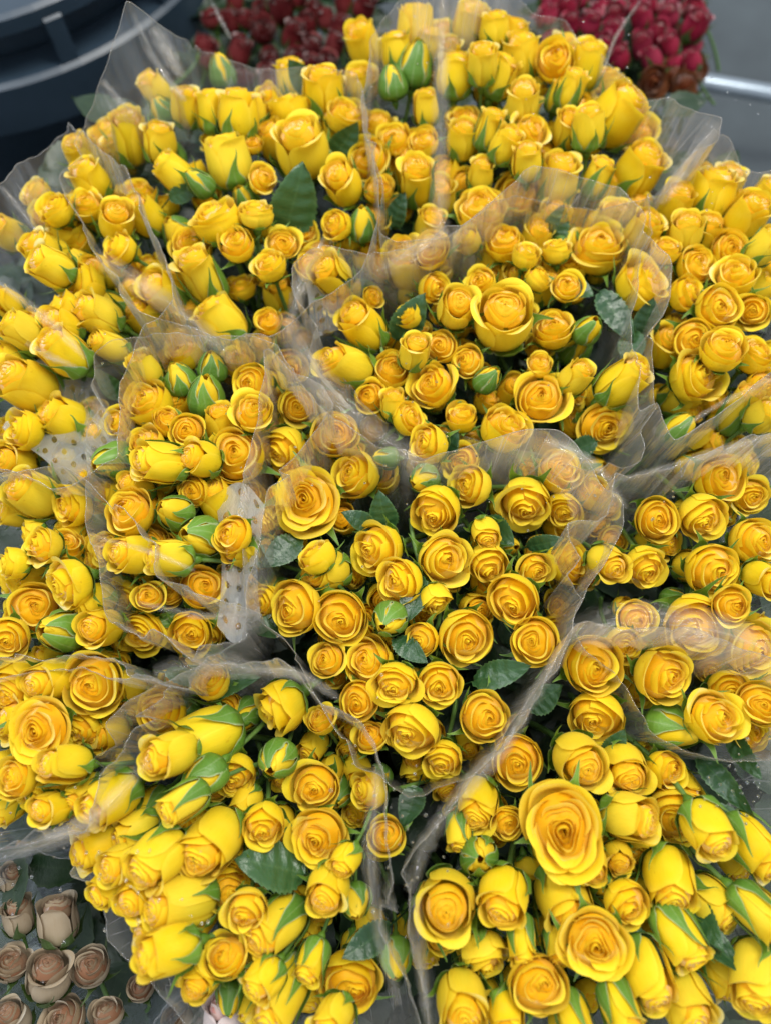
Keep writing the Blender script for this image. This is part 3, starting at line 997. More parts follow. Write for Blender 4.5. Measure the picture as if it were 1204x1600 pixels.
# pale steel rail low on the right
S = Sheet()
p0, p1 = at(1095, 128, -0.45), at(1330, 168, -0.45)
for q in range(1):
    tube_sheet(S, [p0.lerp(p1, i / 6) for i in range(7)], 0.014, 12)
tagit(link('steel_rail', S.mesh('steel_rail', M['steel'])), 'pale steel rail low above the grey concrete in the upper corner', 'rail')

# ------------------------------------------------------------------ yellow roses
LAND = [(462, 305, 'big round leaf'), (425, 1352, 'dark toothed leaf'), (880, 1298, 'largest wide open rose'), (606, 970, 'round striped bud'),
        (748, 1338, 'green striped ball bud'), (432, 1190, 'plump striped bud'), (308, 838, 'big green striped bud'), (322, 614, 'upright striped bud'),
        (98, 655, 'perforated film patch'), (478, 782, 'rose with broad pale petals'), (945, 668, 'ruffled open rose'), (785, 495, 'tall lemon cup rose'),
        (685, 210, 'vertical film fold'), (95, 985, 'pointed striped bud'), (142, 1070, 'pale rose under film'), (60, 1142, 'broad five-petalled rose'),
        (965, 178, 'large ruffled side-on rose'), (1012, 436, 'big rose leaning outwards'), (1095, 586, 'rose at the film edge'), (92, 1435, 'beige roses'),
        (930, 1478, 'second largest open rose'), (1116, 1505, 'long bud with striped sepals'), (1086, 982, 'big rose crossed by film'),
        (697, 1412, 'big cup rose by the gap'), (930, 1040, 'rose under film rim'), (430, 1110, 'wide rose behind the film arc'),
        (355, 246, 'tall egg-shaped rose'), (648, 98, 'pale green bud group'), (370, 708, 'round rose with pale rim'), (150, 490, 'pale bud with green sepal'),
        (200, 215, 'blurred rose by the film spike'), (1165, 340, 'bright rose at the concrete'), (545, 1540, 'round rose over the dark tray'),
        (730, 1000, 'rose with curled rim petal'), (1131, 748, 'orange rose under the film line')]


def sector(dx, dy):
    a = (math.degrees(math.atan2(-dy, dx)) + 360 + 22.5) % 360
    return ['right', 'up and right', 'straight up', 'up and left', 'left', 'down and left', 'straight down', 'down and right'][int(a // 45)]


KW = {'O': 'open yellow rose', 'B': 'wide open yellow rose', 'H': 'half-open yellow rose', 'L': 'long half-open yellow bud', 'C': 'closed yellow bud in striped green sepals'}
ORD = ['nearest', 'second', 'third', 'fourth', 'fifth', 'sixth', 'seventh', 'eighth', 'ninth', 'tenth']
labels = [None] * len(ROSES)
special = {}
for lx, ly, txt in LAND:
    for i, r in enumerate(ROSES):
        if abs(r[0] - lx) < 9 and abs(r[1] - ly) < 9:
            special[i] = (lx, ly, txt)
groups = {}
for i, r in enumerate(ROSES):
    if i in special:
        continue
    lm = min(LAND, key=lambda m: (m[0] - r[0]) ** 2 + (m[1] - r[1]) ** 2)
    groups.setdefault((lm[2], sector(r[0] - lm[0], r[1] - lm[1])), []).append((math.hypot(r[0] - lm[0], r[1] - lm[1]), i))
for (lt, sc_), lst in groups.items():
    lst.sort()
    for k, (dd, i) in enumerate(lst):
        kw = KW[ROSES[i][3]]
        if ROSES[i][3] == 'C':
            kw = 'closed green-striped bud'
        lead = '' if len(lst) == 1 else ORD[k] + ' '
        labels[i] = '%s, %s%s from the %s' % (kw, (lead + 'one ') if lead else '', sc_, lt)
REG = {'top': 'near the upper edge', }
for i, (lx, ly, txt) in special.items():
    r = ROSES[i]
    b = min(BUNDLES, key=lambda m: ((m[1] - r[0]) / m[3]) ** 2 + ((m[2] - r[1]) / m[4]) ** 2)[0]
    labels[i] = '%s: %s in the %s bunch' % (KW[r[3]], txt, b)

POS = place(ROSES)
GROUPNAME = 'yellow spray roses in the film-wrapped bunches'
ROSE_OBJ = []


def visible_share(i):
    """rough part of head i not covered by nearer heads"""
    x, y, d = ROSES[i][:3]
    cov = 0
    for j, q in enumerate(ROSES):
        if j != i and POS[j][1] < POS[i][1]:
            dd = math.hypot(q[0] - x, q[1] - y)
            ov = (d + q[2]) / 2 - dd
            if ov > 0:
                cov += min(1, ov / d) * 0.6
    inside = (0 if not (0 < x < 1204 and 0 < y < 1600) else 1)
    return d * d * max(0.1, 1 - cov) * (0.4 + 0.6 * inside)


order = sorted(range(len(ROSES)), key=lambda i: -visible_share(i))
KEEP = set(order[:298])


def full_matrix(o):
    q = o.rotation_quaternion if o.rotation_mode == 'QUATERNION' else o.rotation_euler.to_quaternion()
    m = Matrix.LocRotScale(o.location, q, o.scale)
    return full_matrix(o.parent) @ m if o.parent else m


def copy_rows(root, acc):
    """add the geometry of a rose to the lists of one joined mesh"""
    for o in [c_ for c_ in root.children_recursive]:
        if o.type == 'MESH' and not o.name.startswith('stem'):
            acc.append((o.data, full_matrix(o)))


small = []
for i, (r, (loc, dep)) in enumerate(zip(ROSES, POS)):
    o = build_rose(*r, loc, dep, i, name='yellow_rose')
    if i in KEEP:
        tagit(o, labels[i], 'rose', GROUPNAME)
    else:
        copy_rows(o, small)
        for c_ in list(o.children_recursive) + [o]:
            bpy.data.objects.remove(c_)
        o = None
    ROSE_OBJ.append(o)


# gaps: darker places in the photo where no lower roses show
DARK = [(1000, 560, 45), (1010, 700, 50), (440, 1010, 60), (640, 1290, 60), (610, 1400, 50), (600, 800, 50), (920, 960, 45), (930, 500, 50), (680, 1350, 60), (1150, 1220, 70),
        (1140, 1520, 60), (700, 960, 40), (170, 600, 50), (580, 490, 40), (560, 440, 40), (700, 990, 40), (820, 1090, 60), (200, 700, 40), (640, 820, 40), (1130, 1190, 60), (460, 300, 60),
        (430, 1350, 60), (880, 490, 40), (990, 1130, 40), (760, 1060, 40), (620, 150, 60), (340, 1060, 50), (600, 1580, 50), (130, 1440, 120), (60, 1340, 80), (230, 1560, 80)]
RL = np.random.RandomState(21)
low, tries = [], 0
while tries < 16000 and len(low) < 420:
    tries += 1
    x, y = RL.uniform(-10, 1214), RL.uniform(60, 1610)
    if dome(x, y) < 0.018 * (1 - 1.9) or any((x - a_) ** 2 + (y - b_) ** 2 < c_ * c_ for a_, b_, c_ in DARK):
        continue
    if min((x - r[0]) ** 2 + (y - r[1]) ** 2 - (0.25 * r[2]) ** 2 for r in ROSES) < 0:
        continue
    if min((x - r[0]) ** 2 + (y - r[1]) ** 2 for r in ROSES) > 66 ** 2:
        continue
    if sum((x - r[0]) ** 2 + (y - r[1]) ** 2 < 100 ** 2 for r in ROSES) < 4:
        continue
    if low and min((x - r[0]) ** 2 + (y - r[1]) ** 2 for r in low) < 34 ** 2:
        continue
    vx, vy = x - 610, -(y - 850)
    rad = math.hypot(vx / 600, vy / 760)
    low.append([x, y, RL.uniform(40, 58), RL.choice(['O', 'H', 'H', 'C'], p=[0.45, 0.25, 0.2, 0.1]), math.degrees(math.atan2(vy, vx)), min(72, 10 + 55 * rad)])
for i, r in enumerate(low):
    h = dome(r[0], r[1]) - (0.024 if r[0] < 420 or r[1] < 420 else 0.034)
    if r[0] < 420 or r[1] < 420:
        r[2] *= 1.08
    o = build_rose(*r, at(r[0], r[1], h), depth_at(r[0], r[1], h), i + 900, name='low_rose')
    copy_rows(o, small)
    for c_ in list(o.children_recursive) + [o]:
        bpy.data.objects.remove(c_)


def joined(name, acc, mats):
    vs_, fs, tn, al, uvs, mi, o0 = [], [], [], [], [], [], 0
    for me, mw in acc:
        n = len(me.vertices)
        co = np.empty(n * 3, np.float32)
        me.vertices.foreach_get('co', co)
        A = np.array(mw)
        vs_.append(co.reshape(-1, 3) @ A[:3, :3].T + A[:3, 3])
        for k, lst in (('tone', tn), ('along', al)):
            b = np.empty(n, np.float32)
            me.attributes[k].data.foreach_get('value', b)
            lst.append(b)
        vi = np.empty(len(me.loops), np.int32)
        me.loops.foreach_get('vertex_index', vi)
        fs.append(vi.reshape(-1, 4) + o0)
        u_ = np.empty(len(me.loops) * 2, np.float32)
        me.uv_layers[0].data.foreach_get('uv', u_)
        uvs.append(u_)
        mi.append(np.full(len(me.polygons), 0 if me.name.startswith('bloom') else 1, np.int32))
        o0 += n
    me = bpy.data.meshes.new(name)
    me.from_pydata(np.concatenate(vs_).tolist(), [], np.concatenate(fs).tolist())
    me.polygons.foreach_set('use_smooth', [True] * len(me.polygons))
    for k, lst in (('tone', tn), ('along', al)):
        me.attributes.new(k, 'FLOAT', 'POINT').data.foreach_set('value', np.concatenate(lst))
    me.uv_layers.new(name='uv').data.foreach_set('uv', np.concatenate(uvs))
    for m in mats:
        me.materials.append(m)
    me.polygons.foreach_set('material_index', np.concatenate(mi))
    me.update()
    return link(name, me)


tagit(joined('small_yellow_roses', small, [M['yellow'], M['sepal']]), 'the many small yellow roses half hidden between the larger heads', 'roses', None, 'stuff')
print('ROSES', len(ROSES), 'joined', len(ROSES) - len(KEEP))

# leaves that stand out, each one a part of the rose beside it: x y length width direction(deg) lift kind
LEAVES = """
460 318 120 48 88 0.5 ; 425 1352 115 46 175 0.0 ; 640 498 90 30 60 0.4 ; 962 492 100 26 300 0.3 ; 565 452 70 20 150 0.2 ; 598 800 70 26 100 0.0
540 222 70 26 70 0.3 ; 440 862 80 26 225 0.3 ; 560 812 60 18 160 0.4 ; 360 1070 100 20 15 0.3 ; 575 1472 90 28 205 0.4 ; 780 1052 100 26 10 -0.2
1010 500 70 24 80 0.1 ; 780 830 60 24 320 0.0 ; 645 935 80 26 260 0.5 ; 640 1015 70 20 320 0.2 ; 870 350 60 24 60 -0.1 ; 1110 1470 130 30 300 0.3
1130 1225 120 22 318 0.1 ; 850 850 60 20 20 -0.2 ; 290 300 60 16 30 0 ; 960 1165 60 20 60 0.2 ; 1150 1290 110 24 312 0.2 ; 1000 1470 100 22 300 0.1
700 700 60 20 60 -0.2 ; 470 620 50 18 120 -0.1 ; 300 1060 90 18 350 0.3 ; 470 120 60 22 130 0.2 ; 620 330 60 20 60 -0.3 ; 900 450 60 22 330 -0.2
350 200 60 16 80 0 ; 985 545 60 24 260 -0.1; 420 980 60 24 200 -0.3; 640 1260 70 24 260 -0.4; 850 1090 70 26 30 -0.4
170 600 60 20 120 -0.3; 905 700 60 20 200 -0.3; 1100 1440 90 24 310 0.2; 1040 800 60 20 120 -0.3; 1160 1180 80 22 320 -0.3
"""
for n_, ln in enumerate(LEAVES.replace('\n', ';').split(';')):
    t = ln.split()
    if len(t) < 6:
        continue
    x, y, ln_, wd, ang, lift = map(float, t[:6])
    h = dome(x, y) + 0.010 * lift - 0.004
    P = at(x, y, h)
    dp = depth_at(x, y, h)
    nrm = face_dir(x, y, ang + 180 + 40 * math.sin(n_), 28)
    dirv = CAMROT @ Vector((math.cos(math.radians(ang)), math.sin(math.radians(ang)), 0))
    dirv = (dirv - nrm * dirv.dot(nrm)).normalized()
    xv = dirv.cross(nrm)
    Lm, Wm = ln_ * dp / F, wd * dp / F
    base = P - dirv * Lm * 0.5
    A = Matrix(((xv.x, dirv.x, nrm.x, base.x), (xv.y, dirv.y, nrm.y, base.y), (xv.z, dirv.z, nrm.z, base.z), (0, 0, 0, 1)))
    S = Sheet()
    leaf_sheet(S, Lm, Wm * 0.95, 0.14, 0.10, True, n_, A)
    # leaf stalk going down to the stem
    tube_sheet(S, [base, base - dirv * 0.012 - Vector((0, 0, 0.008)), base - dirv * 0.02 - Vector((0, 0, 0.03))], 0.0007, 5)
    near = min(KEEP, key=lambda i: (ROSES[i][0] - x) ** 2 + (ROSES[i][1] - y) ** 2)
    ro = ROSE_OBJ[near]
    lo = link('leaf', S.mesh('leaf', M['leaf']), ro)
    lo.matrix_parent_inverse = (Matrix.Translation(ro.location) @ ro.rotation_quaternion.to_matrix().to_4x4() @ Matrix.Diagonal((*ro.scale, 1))).inverted()

# ------------------------------------------------------------------ other roses
BEIGE = parse("""
92 1436 76 H 100 45; 18 1500 66 O 110 35; 76 1522 80 H 95 35; 140 1508 70 O 100 28; 96 1592 84 O 110 20; 18 1592 66 H 110 30; 165 1580 60 O 120 30; 30 1430 62 H 100 40
275 1590 54 O 110 25; 220 1540 52 O 110 30; 20 1370 52 H 100 50
""")
BL = ['beige rose with a flared rim, topmost of the beige roses', 'open beige rose by the picture edge, below the dark one', 'tall beige rose with folded front petal, mid beige cluster',
      'round beige rose nearest to the yellow bunch', 'wide open beige rose at the lower frame edge', 'half-open beige rose in the lowest corner',
      'small brownish beige rose beside the wide open beige one', 'shaded half-open beige rose with greenish petals', 'small beige rose under film beside the pink bud',
      'dim beige rose alone between beige cluster and pink bud', 'dim brownish beige bud above the shaded beige rose']
BEIGE = [[r[0], r[1], r[2] * 0.86] + r[3:] for r in BEIGE]
for i, (r, (loc, dep)) in enumerate(zip(BEIGE, place(BEIGE, -0.08, False))):
    o = build_rose(*r, loc, dep, i + 40, M['beige'], name='beige_rose')
    tagit(o, BL[i], 'rose', 'beige roses in the corner bunch')
pk = parse("350 1588 66 H 95 50")
o = build_rose(*pk[0], *place(pk, -0.03, False)[0], 77, M['pink'], name='pink_rose')
tagit(o, 'pale pink rosebud below the yellow roses by the lower edge', 'rose')

RR = np.random.RandomState(5)
reds = []
for (x0, x1, y0, y1, n) in ((325, 585, -8, 135, 34), (850, 1095, -8, 98, 30)):
    k = 0
    tries = 0
    while k < n and tries < 4000:
        tries += 1
        x, y = RR.uniform(x0, x1), RR.uniform(y0, y1)
        if all((x - q[0]) ** 2 + (y - q[1]) ** 2 > 24 ** 2 for q in reds):
            reds.append([x, y, RR.uniform(30, 42), 'H' if RR.rand() < 0.6 else 'O', 90 + RR.uniform(-25, 25), RR.uniform(50, 72)])
            k += 1
RLAND = [(340, 20, 'film rim by the tub'), (335, 150, 'yellow rose row'), (450, 20, 'upper picture edge middle'), (500, 110, 'tall yellow rose below it'), (580, 40, 'pale yellow bud group'),
         (860, 20, 'topmost yellow bunch'), (930, 85, 'small yellow rose with green leaf'), (970, 10, 'upper picture edge'), (1040, 95, 'rust-brown roses'), (1100, 20, 'grey concrete')]
rg, red_label = {}, {}
for i, r in enumerate(reds):
    lm = min(RLAND, key=lambda m: (m[0] - r[0]) ** 2 + (m[1] - r[1]) ** 2)
    rg.setdefault((lm[2], sector(r[0] - lm[0], r[1] - lm[1])), []).append((math.hypot(r[0] - lm[0], r[1] - lm[1]), i))
for (lt, sc_), lst in rg.items():
    for k, (dd, i) in enumerate(sorted(lst)):
        red_label[i] = '%s crimson rose, %s%s from the %s' % ('dark' if reds[i][0] < 600 else 'blurred', (ORD[k] + ' one ') if len(lst) > 1 else '', sc_, lt)
edge_word = lambda x: ('behind the upper-left yellow bunch' if x < 600 else 'behind the topmost yellow bunch')
for i, (r, (loc, dep)) in enumerate(zip(reds, place(reds, -0.16, False))):
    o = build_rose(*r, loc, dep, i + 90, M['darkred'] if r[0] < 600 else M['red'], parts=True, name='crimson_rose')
    row = sum(1 for q in reds if (q[0] < 600) == (r[0] < 600) and q[0] < r[0])
    tot = sum(1 for q in reds if (q[0] < 600) == (r[0] < 600))
    tagit(o, red_label[i], 'rose', 'crimson roses %s' % edge_word(r[0]))
rust = parse("1045 112 50 O 90 30; 1085 108 46 O 80 30; 1020 128 44 O 90 30; 1068 138 40 H 90 40")
RUL = ['rust-brown rose at the foot of the crimson bunch, widest one', 'orange-brown rose nearest the concrete below the crimson bunch', 'dark rust rose beside the ruffled yellow rose', 'small rust rosebud lowest of the brown ones']
for i, (r, (loc, dep)) in enumerate(zip(rust, place(rust, -0.16, False))):
    tagit(build_rose(*r, loc, dep, i + 150, M['rust'], name='rust_rose'), RUL[i], 'rose', 'rust-brown roses under the crimson bunch')

# ------------------------------------------------------------------ deep foliage under the flower heads
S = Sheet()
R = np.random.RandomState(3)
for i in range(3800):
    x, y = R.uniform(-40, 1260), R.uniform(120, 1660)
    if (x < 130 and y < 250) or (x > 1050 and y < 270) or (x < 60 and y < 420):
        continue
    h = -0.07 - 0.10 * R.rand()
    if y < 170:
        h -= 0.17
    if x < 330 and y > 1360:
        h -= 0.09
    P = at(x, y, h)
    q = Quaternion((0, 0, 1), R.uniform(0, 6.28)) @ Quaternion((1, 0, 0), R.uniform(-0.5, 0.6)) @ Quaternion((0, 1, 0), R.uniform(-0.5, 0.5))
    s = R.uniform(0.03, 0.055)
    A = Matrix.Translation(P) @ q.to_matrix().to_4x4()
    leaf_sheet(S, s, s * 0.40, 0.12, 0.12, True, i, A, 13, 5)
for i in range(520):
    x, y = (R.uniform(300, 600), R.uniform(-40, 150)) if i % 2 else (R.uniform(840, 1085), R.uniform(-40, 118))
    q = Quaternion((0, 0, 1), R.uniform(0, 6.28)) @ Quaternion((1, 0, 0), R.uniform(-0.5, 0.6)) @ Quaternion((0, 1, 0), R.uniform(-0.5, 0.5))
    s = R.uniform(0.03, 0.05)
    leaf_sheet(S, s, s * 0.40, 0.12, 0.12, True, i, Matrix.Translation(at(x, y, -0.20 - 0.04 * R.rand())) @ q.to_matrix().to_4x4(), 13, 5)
tagit(link('foliage', S.mesh('foliage', M['shadeleaf'])), 'mass of rose leaves below the flower heads, green darkened for the shade there', 'foliage', None, 'stuff')


# ------------------------------------------------------------------ clear film sleeves
def spline(pts, n):
    pts = np.array(pts, float)
    m = len(pts)
    out = []
    for k in range(n):
        s = k / n * m
        i = int(s)
        f = s - i
        p0, p1, p2, p3 = pts[(i - 1) % m], pts[i % m], pts[(i + 1) % m], pts[(i + 2) % m]
        out.append(0.5 * ((2 * p1) + (-p0 + p2) * f + (2 * p0 - 5 * p1 + 4 * p2 - p3) * f * f + (-p0 + 3 * p1 - 3 * p2 + p3) * f ** 3))
    return np.array(out)


def sleeve(rim, base_px, label, seed, mat='film', pleat=0.005, nrow=22, n=360, base_h=-0.42, spread=0.06, sharp=0.7):
    """an open cone of film: rim = [(x, y, h)...] in photo pixels and height above the flower plane"""
    R = np.random.RandomState(seed)
    cp = np.array([tuple(at(x, y, h)) for x, y, h in rim])
    RP = spline(cp, n)
    m_ = len(cp)
    lin = np.array([cp[int(k_ / n * m_)] * (1 - (k_ / n * m_) % 1) + cp[(int(k_ / n * m_) + 1) % m_] * ((k_ / n * m_) % 1) for k_ in range(n)])
    RP = RP * (1 - sharp) + lin * sharp
    b = at(base_px[0], base_px[1], 0.0)
    b = np.array((b.x * 0.72, b.y * 0.72 + 0.02, base_h))
    ctr = RP.mean(0)
    rows = []
    th = np.arange(n) / n * 2 * np.pi
    ph = R.rand(12) * 6.28
    # straight pleats with sharp folds: random corner positions round the sleeve
    kn = np.sort(R.rand(34)) * n
    kv = R.randn(34) * 0.9
    ks = R.randn(34) * 4.0
    for j in range(nrow + 1):
        v = j / nrow                    # 0 at the base, 1 at the rim
        ring = RP.copy()
        d = ring - ctr
        dn = d / np.maximum(np.linalg.norm(d, axis=1, keepdims=True), 1e-6)
        low = b + dn * spread
        k = v ** 0.75
        P = low * (1 - k) + ring * k
        P[:, 2] = low[:, 2] * (1 - v) + ring[:, 2] * v
        w_ = pleat * (0.4 + 0.6 * v)
        off = w_ * (np.sin(7 * th + ph[0] + 0.5 * v) * 0.5 + np.sin(11 * th + ph[1] - 2 * v) * 0.35 + np.sin(37 * th + ph[2] + 1.5 * v) * 0.09 + np.sin(3 * th + ph[3]) * 0.5)
        kk = kn + ks * v
        o_ = np.argsort(kk)
        off += w_ * np.interp(np.arange(n), kk[o_], kv[o_], period=n)
        P[:, :2] += dn[:, :2] * off[:, None]
        P[:, 2] += 0.35 * off * v
        rows.append(P)
    P = np.array(rows)
    S = Sheet()
    UV = np.zeros((nrow + 1, n, 2))
    UV[..., 0] = (np.arange(n) / n)[None, :]
    UV[..., 1] = np.linspace(0, 1, nrow + 1)[:, None]
    S.grid(P, 0.5, 0.5, UV, closed=True)
    root = bpy.data.objects.new('film_sleeve', None)
    COL.objects.link(root)
    root.location = tuple(b)
    me = S.mesh('film', M[mat])
    me.transform(Matrix.Translation(-Vector(b)))
    link('film', me, root)
    S = Sheet()
    tube_sheet(S, [Vector(p) for p in P[-1]] + [Vector(P[-1][0])], 0.00035, 5)
    me = S.mesh('rim_edge', M['film'])
    me.transform(Matrix.Translation(-Vector(b)))
    link('rim_edge', me, root)
    tagit(root, label, 'film sleeve', 'clear film sleeves round the bunches')
    return root


SL = {}
SL[1] = sleeve([(430, 560, .045), (520, 650, .05), (600, 690, .05), (700, 700, .06), (850, 690, .06), (965, 790, .055), (920, 930, .04), (850, 1060, .035), (740, 1200, .03), (660, 1250, .02), (590, 1200, .02), (480, 1060, .02),
        (390, 960, .03), (375, 800, .03), (410, 660, .035)], (650, 930), 'clear film sleeve around the central bunch, its rim arching over the roses', 1, sharp=0.25)
SL[2] = sleeve([(500, 380, .04), (600, 400, .05), (690, 360, .06), (830, 270, .05), (960, 300, .04), (1040, 400, .045), (1035, 560, .04), (1000, 720, .03), (900, 730, .01), (740, 680, .0), (600, 660, .0), (500, 560, .02),
        (450, 460, .03)], (770, 510), 'clear film sleeve around the bunch behind the central one', 2)
SL[3] = sleeve([(590, 360, .03), (570, 200, .03), (575, 60, .03), (640, -20, .05), (690, -30, .09), (800, -10, .03), (930, 60, .03), (1010, 150, .03), (1115, 185, .07), (1040, 300, .03), (940, 330, .02), (800, 300, .03), (690, 370, .04)],
       (790, 190), 'clear film sleeve with a vertical fold around the topmost bunch', 3)
SL[4] = sleeve([(130, 180, .03), (205, 15, .11), (300, 80, .04), (430, 100, .02), (560, 110, .03), (590, 250, .03), (560, 420, .04), (440, 520, .05), (330, 530, .045), (230, 480, .04), (150, 390, .035), (100, 280, .03)],
       (350, 310), 'clear film sleeve rising to a spike by the slate tub', 4, 'film_grey')
SL[5] = sleeve([(0, 290, .05), (60, 250, .03), (130, 200, .03), (200, 280, .04), (260, 400, .05), (240, 500, .05), (190, 600, .045), (180, 720, .04), (80, 760, .03), (-60, 700, .03), (-80, 450, .03)],
       (70, 480), 'clear film sleeve around the bunch at the far left edge', 5, 'film_grey')
SL[6] = sleeve([(150, 560, .03), (240, 520, .04), (350, 530, .045), (470, 560, .05), (510, 640, .05), (430, 760, .06), (390, 900, .06), (380, 1000, .05), (300, 1010, .05), (180, 960, .05), (140, 830, .04), (130, 680, .03)],
       (300, 760), 'milky film sleeve around the bunch left of the central one', 6)
SL[7] = sleeve([(-80, 760, .03), (60, 730, .03), (190, 780, .04), (250, 900, .055), (400, 960, .05), (330, 1040, .05), (230, 1080, .06), (100, 1050, .03), (-60, 1060, .03)],
       (110, 920), 'film sleeve folded over the small striped bud at the left', 7)
SL[8] = sleeve([(-60, 1050, .03), (90, 1010, .04), (200, 1040, .05), (260, 1090, .05), (200, 1180, .05), (130, 1280, .045), (40, 1320, .03), (-80, 1300, .03)],
       (70, 1150), 'cloudy film sleeve around the lowest bunch on the left edge', 8, 'film_grey')
SL[9] = sleeve([(210, 1130, .03), (300, 1060, .045), (400, 1045, .055), (500, 1070, .06), (580, 1160, .06), (605, 1280, .055), (600, 1400, .05), (620, 1500, .04), (660, 1640, .03), (450, 1700, .02), (250, 1560, .0), (130, 1400, .0),
        (120, 1240, .01)], (380, 1340), 'clear film sleeve with bubble-like arc around the lower left bunch', 9, sharp=0.15)
SL[10] = sleeve([(690, 1270, .05), (780, 1170, .055), (850, 1060, .06), (900, 985, .06), (1000, 975, .06), (1130, 995, .055), (1250, 1050, .05), (1300, 1200, .04), (1280, 1500, .02), (1100, 1700, .02), (850, 1700, .02), (680, 1640, .03), (650, 1480, .04),
        (640, 1360, .045)], (940, 1360), 'clear film sleeve with a long sloping rim around the lower right bunch', 10)
SL[11] = sleeve([(975, 745, .05), (1080, 720, .055), (1204, 680, .06), (1300, 700, .05), (1300, 1000, .03), (1200, 1180, .03), (1080, 1170, .02), (960, 1080, .02), (890, 970, .04), (900, 880, .05), (930, 800, .05)],
       (1090, 930), 'clear film sleeve over the orange-centred roses at the right', 11)
SL[12] = sleeve([(1020, 300, .03), (1115, 190, .06), (1160, 260, .03), (1300, 280, .03), (1320, 560, .04), (1204, 592, .06), (1060, 668, .055), (1000, 640, .045), (990, 500, .04), (1010, 380, .03)],
       (1140, 460), 'clear film sleeve around the upper right bunch beside the concrete', 12)
SL[13] = sleeve([(-60, 1380, -.03), (60, 1330, -.02), (190, 1400, -.02), (260, 1500, -.01), (240, 1640, -.02), (60, 1700, -.03), (-90, 1600, -.03)],
       (90, 1530), 'dim film sleeve around the beige roses', 13, 'film_grey')


def fold(k, pts, wpx, seed=0):
    """a creased double fold of film, standing as a low ridge along the sleeve"""
    pts3 = [at(x, y, h) for x, y, h in pts]
    m_ = 10 * (len(pts) - 1) + 1
    R_ = np.random.RandomState(seed + 70)
    rows = []
    tot = len(pts) - 1
    for a_ in range(m_):
        q = a_ / (m_ - 1) * tot
        i0 = min(int(q), tot - 1)
        f_ = q - i0
        p0, p1, p2, p3 = (pts3[max(i0 - 1, 0)], pts3[i0], pts3[i0 + 1], pts3[min(i0 + 2, tot)])
        P_ = 0.5 * ((2 * p1) + (-p0 + p2) * f_ + (2 * p0 - 5 * p1 + 4 * p2 - p3) * f_ * f_ + (-p0 + 3 * p1 - 3 * p2 + p3) * f_ ** 3)
        rows.append(P_)
    G_ = np.zeros((m_, 7, 3))
    for a_ in range(m_):
        d_ = (rows[min(a_ + 1, m_ - 1)] - rows[max(a_ - 1, 0)]).normalized()
        n_ = (CAMPOS - rows[a_]).normalized()
        x_ = d_.cross(n_).normalized()
        wd = wpx * (0.5 + 0.5 * math.sin(math.pi * min(1, 0.15 + 0.85 * a_ / m_))) * 1.25 / F * (1 + 0.25 * R_.randn() * 0.4)
        for c_ in range(7):
            o_ = (c_ - 3) / 3
            G_[a_, c_] = rows[a_] + x_ * wd * o_ * 0.5 + n_ * (wd * 0.22 * (1 - abs(o_)) + 0.0012 * math.sin(a_ * 0.9 + c_))
    S_ = Sheet()
    UV_ = np.stack(np.meshgrid(np.linspace(0, 0.12, 7) + seed * 0.1, np.linspace(0, 1, m_)), -1)
    en_ = np.sin(np.pi * np.linspace(0.04, 0.96, m_)) ** 0.6
    S_.grid(G_, np.abs(np.linspace(-1, 1, 7))[None, :], en_[:, None], UV_)
    me_ = S_.mesh('fold', M['seam'])
    me_.transform(Matrix.Translation(-SL[k].location))
    link('fold', me_, SL[k])


FOLDS = [(3, [(690, -20, .08), (688, 150, .05), (686, 330, .045), (690, 375, .04)], 18), (3, [(700, 360, .04), (645, 395, .045), (590, 425, .04)], 24),
         (4, [(208, 20, .10), (240, 90, .07), (290, 158, .05)], 9), (4, [(160, 125, .07), (185, 155, .07), (212, 178, .06)], 8), (4, [(240, 40, .09), (258, 75, .08), (285, 120, .07)], 16),
         (5, [(0, 288, .06), (30, 325, .055), (62, 368, .05)], 6), (5, [(-10, 435, .06), (75, 500, .055), (135, 560, .05)], 9), (5, [(40, 535, .05), (85, 560, .05), (122, 575, .05)], 7),
         (5, [(150, 400, .05), (255, 470, .05), (352, 548, .05)], 20), (1, [(440, 490, .05), (500, 600, .055), (590, 680, .055), (690, 745, .05)], 26),
         (1, [(850, 685, .06), (925, 725, .058), (978, 795, .055)], 10), (12, [(1210, 590, .06), (1130, 628, .06), (1062, 670, .055)], 5),
         (11, [(1210, 678, .06), (1130, 703, .058), (1050, 728, .056), (960, 752, .05)], 8), (3, [(1118, 188, .08), (1075, 255, .06), (1030, 318, .05)], 16),
         (10, [(640, 1395, .05), (665, 1320, .05), (712, 1250, .05), (780, 1175, .055), (850, 1062, .06), (898, 985, .06)], 13), (10, [(648, 1400, .05), (655, 1490, .045), (668, 1610, .04)], 10),
         (9, [(380, 1046, .06), (465, 1054, .06), (530, 1092, .06)], 9), (9, [(592, 1195, .055), (580, 1330, .055), (592, 1450, .05), (622, 1570, .045)], 12),
         (10, [(892, 988, .06), (1000, 970, .062), (1130, 988, .06), (1215, 1025, .055)], 28), (6, [(150, 840, .06), (235, 862, .06), (305, 892, .06)], 5),
         (7, [(215, 942, .06), (320, 962, .06), (400, 958, .055)], 6), (9, [(240, 1052, .06), (330, 1038, .06), (405, 1046, .06)], 18), (8, [(-10, 1342, .04), (130, 1290, .045), (232, 1188, .05)], 14),
         (4, [(330, 0, .04), (345, 30, .04), (362, 62, .04)], 6), (3, [(1000, 0, .03), (960, 60, .03), (940, 120, .03)], 5), (2, [(500, 380, .05), (470, 450, .05), (450, 520, .05)], 14)]
for i_, (k_, pts_, w_) in enumerate(FOLDS):
    fold(k_, pts_, w_, i_)

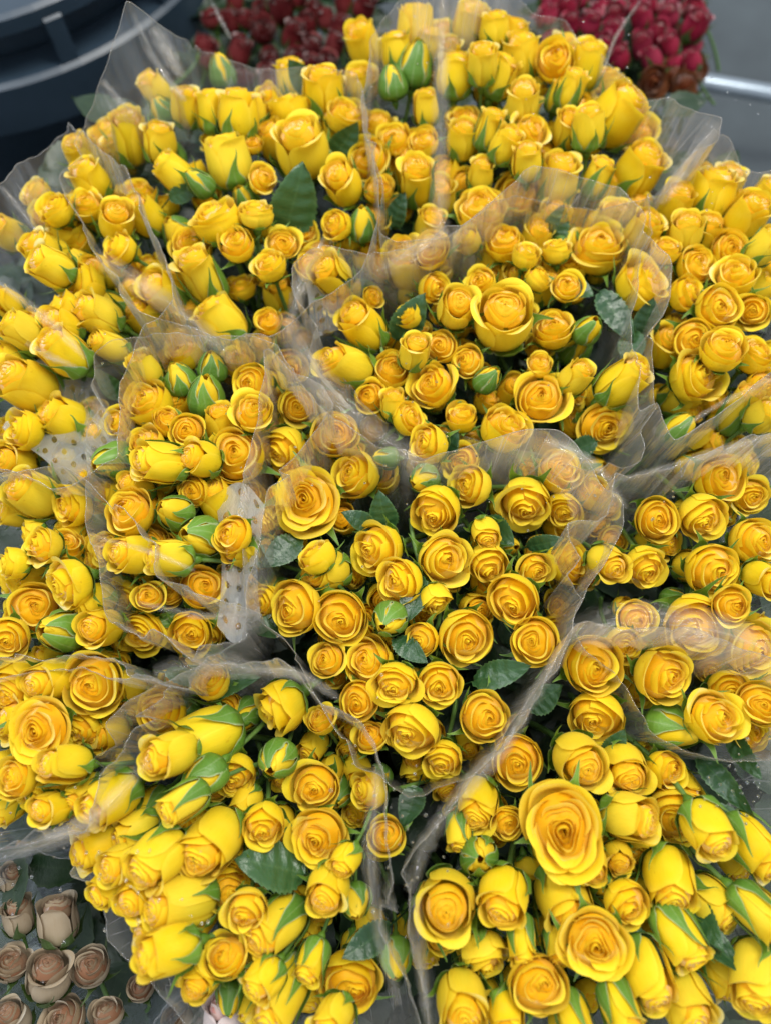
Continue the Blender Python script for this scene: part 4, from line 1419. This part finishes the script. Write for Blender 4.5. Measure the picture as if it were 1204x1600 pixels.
# water beads on the film
RB = np.random.RandomState(8)
SB = Sheet()
for (bx_, by_, sx_, sy_, nb_) in ((630, 1290, 40, 70, 30), (1165, 1225, 30, 30, 36), (960, 780, 70, 50, 26), (90, 1325, 90, 40, 26), (200, 1430, 60, 70, 20), (420, 760, 160, 200, 24), (860, 90, 160, 60, 20), (1120, 250, 60, 70, 16), (700, 680, 150, 50, 20)):
    for _ in range(nb_):
        c_ = at(bx_ + RB.randn() * sx_, by_ + RB.randn() * sy_, 0.045 + RB.uniform(-0.01, 0.012))
        r_ = RB.uniform(0.0004, 0.0011)
        th_ = np.linspace(0, 2 * np.pi, 8, endpoint=False)[None, :]
        la_ = np.linspace(-1.5, 1.5, 6)[:, None]
        P_ = np.stack([c_.x + r_ * np.cos(la_) * np.cos(th_), c_.y + r_ * np.cos(la_) * np.sin(th_), c_.z + r_ * 0.7 * np.sin(la_) + 0 * th_], -1)
        SB.grid(P_, 0.5, 0.5, np.zeros((6, 8, 2)), closed=True)
tagit(link('water_beads', SB.mesh('water_beads', M['bead'])), 'tiny clear water beads scattered over the film sleeves', 'water beads', None, 'stuff')


def patch(x0, y0, w_, h_, ang, hgt, label, seed):
    """perforated piece of film"""
    R = np.random.RandomState(seed)
    n = 24
    u = np.linspace(0, 1, n)
    P = np.zeros((n, n, 3))
    ca, sa = math.cos(math.radians(ang)), math.sin(math.radians(ang))
    for j in range(n):
        for i in range(n):
            dx = (u[i] - 0.5) * w_ * (1 + 0.25 * math.sin(3 * u[j] + seed)) + 0.16 * w_ * (u[j] - 0.5)
            dy = (u[j] - 0.5) * h_ * (1 + 0.2 * math.sin(4 * u[i] + 2 * seed))
            P[j, i] = at(x0 + dx * ca - dy * sa, y0 + dx * sa + dy * ca, hgt + 0.006 * abs(math.sin(u[i] * 5 + seed + u[j])) + 0.005 * abs(math.sin(u[j] * 4 + u[i] * 3)))
    S = Sheet()
    UV = np.stack(np.meshgrid(u * w_ / 25, u * h_ / 25), -1)
    S.grid(P, 0.5, 0.5, UV)
    tagit(link('perforated_film', S.mesh('perforated_film', M['dotfilm'])), label, 'film patch', 'perforated patches of the film')


patch(112, 668, 190, 150, 55, -0.008, 'pale blue perforated film patch at the left edge over side-on roses', 1)
patch(515, 455, 140, 80, 70, -0.008, 'small crumpled perforated film patch above the central bunch', 2)
patch(375, 880, 75, 210, 4, 0.004, 'whitish perforated film patch left of the central bunch', 3)
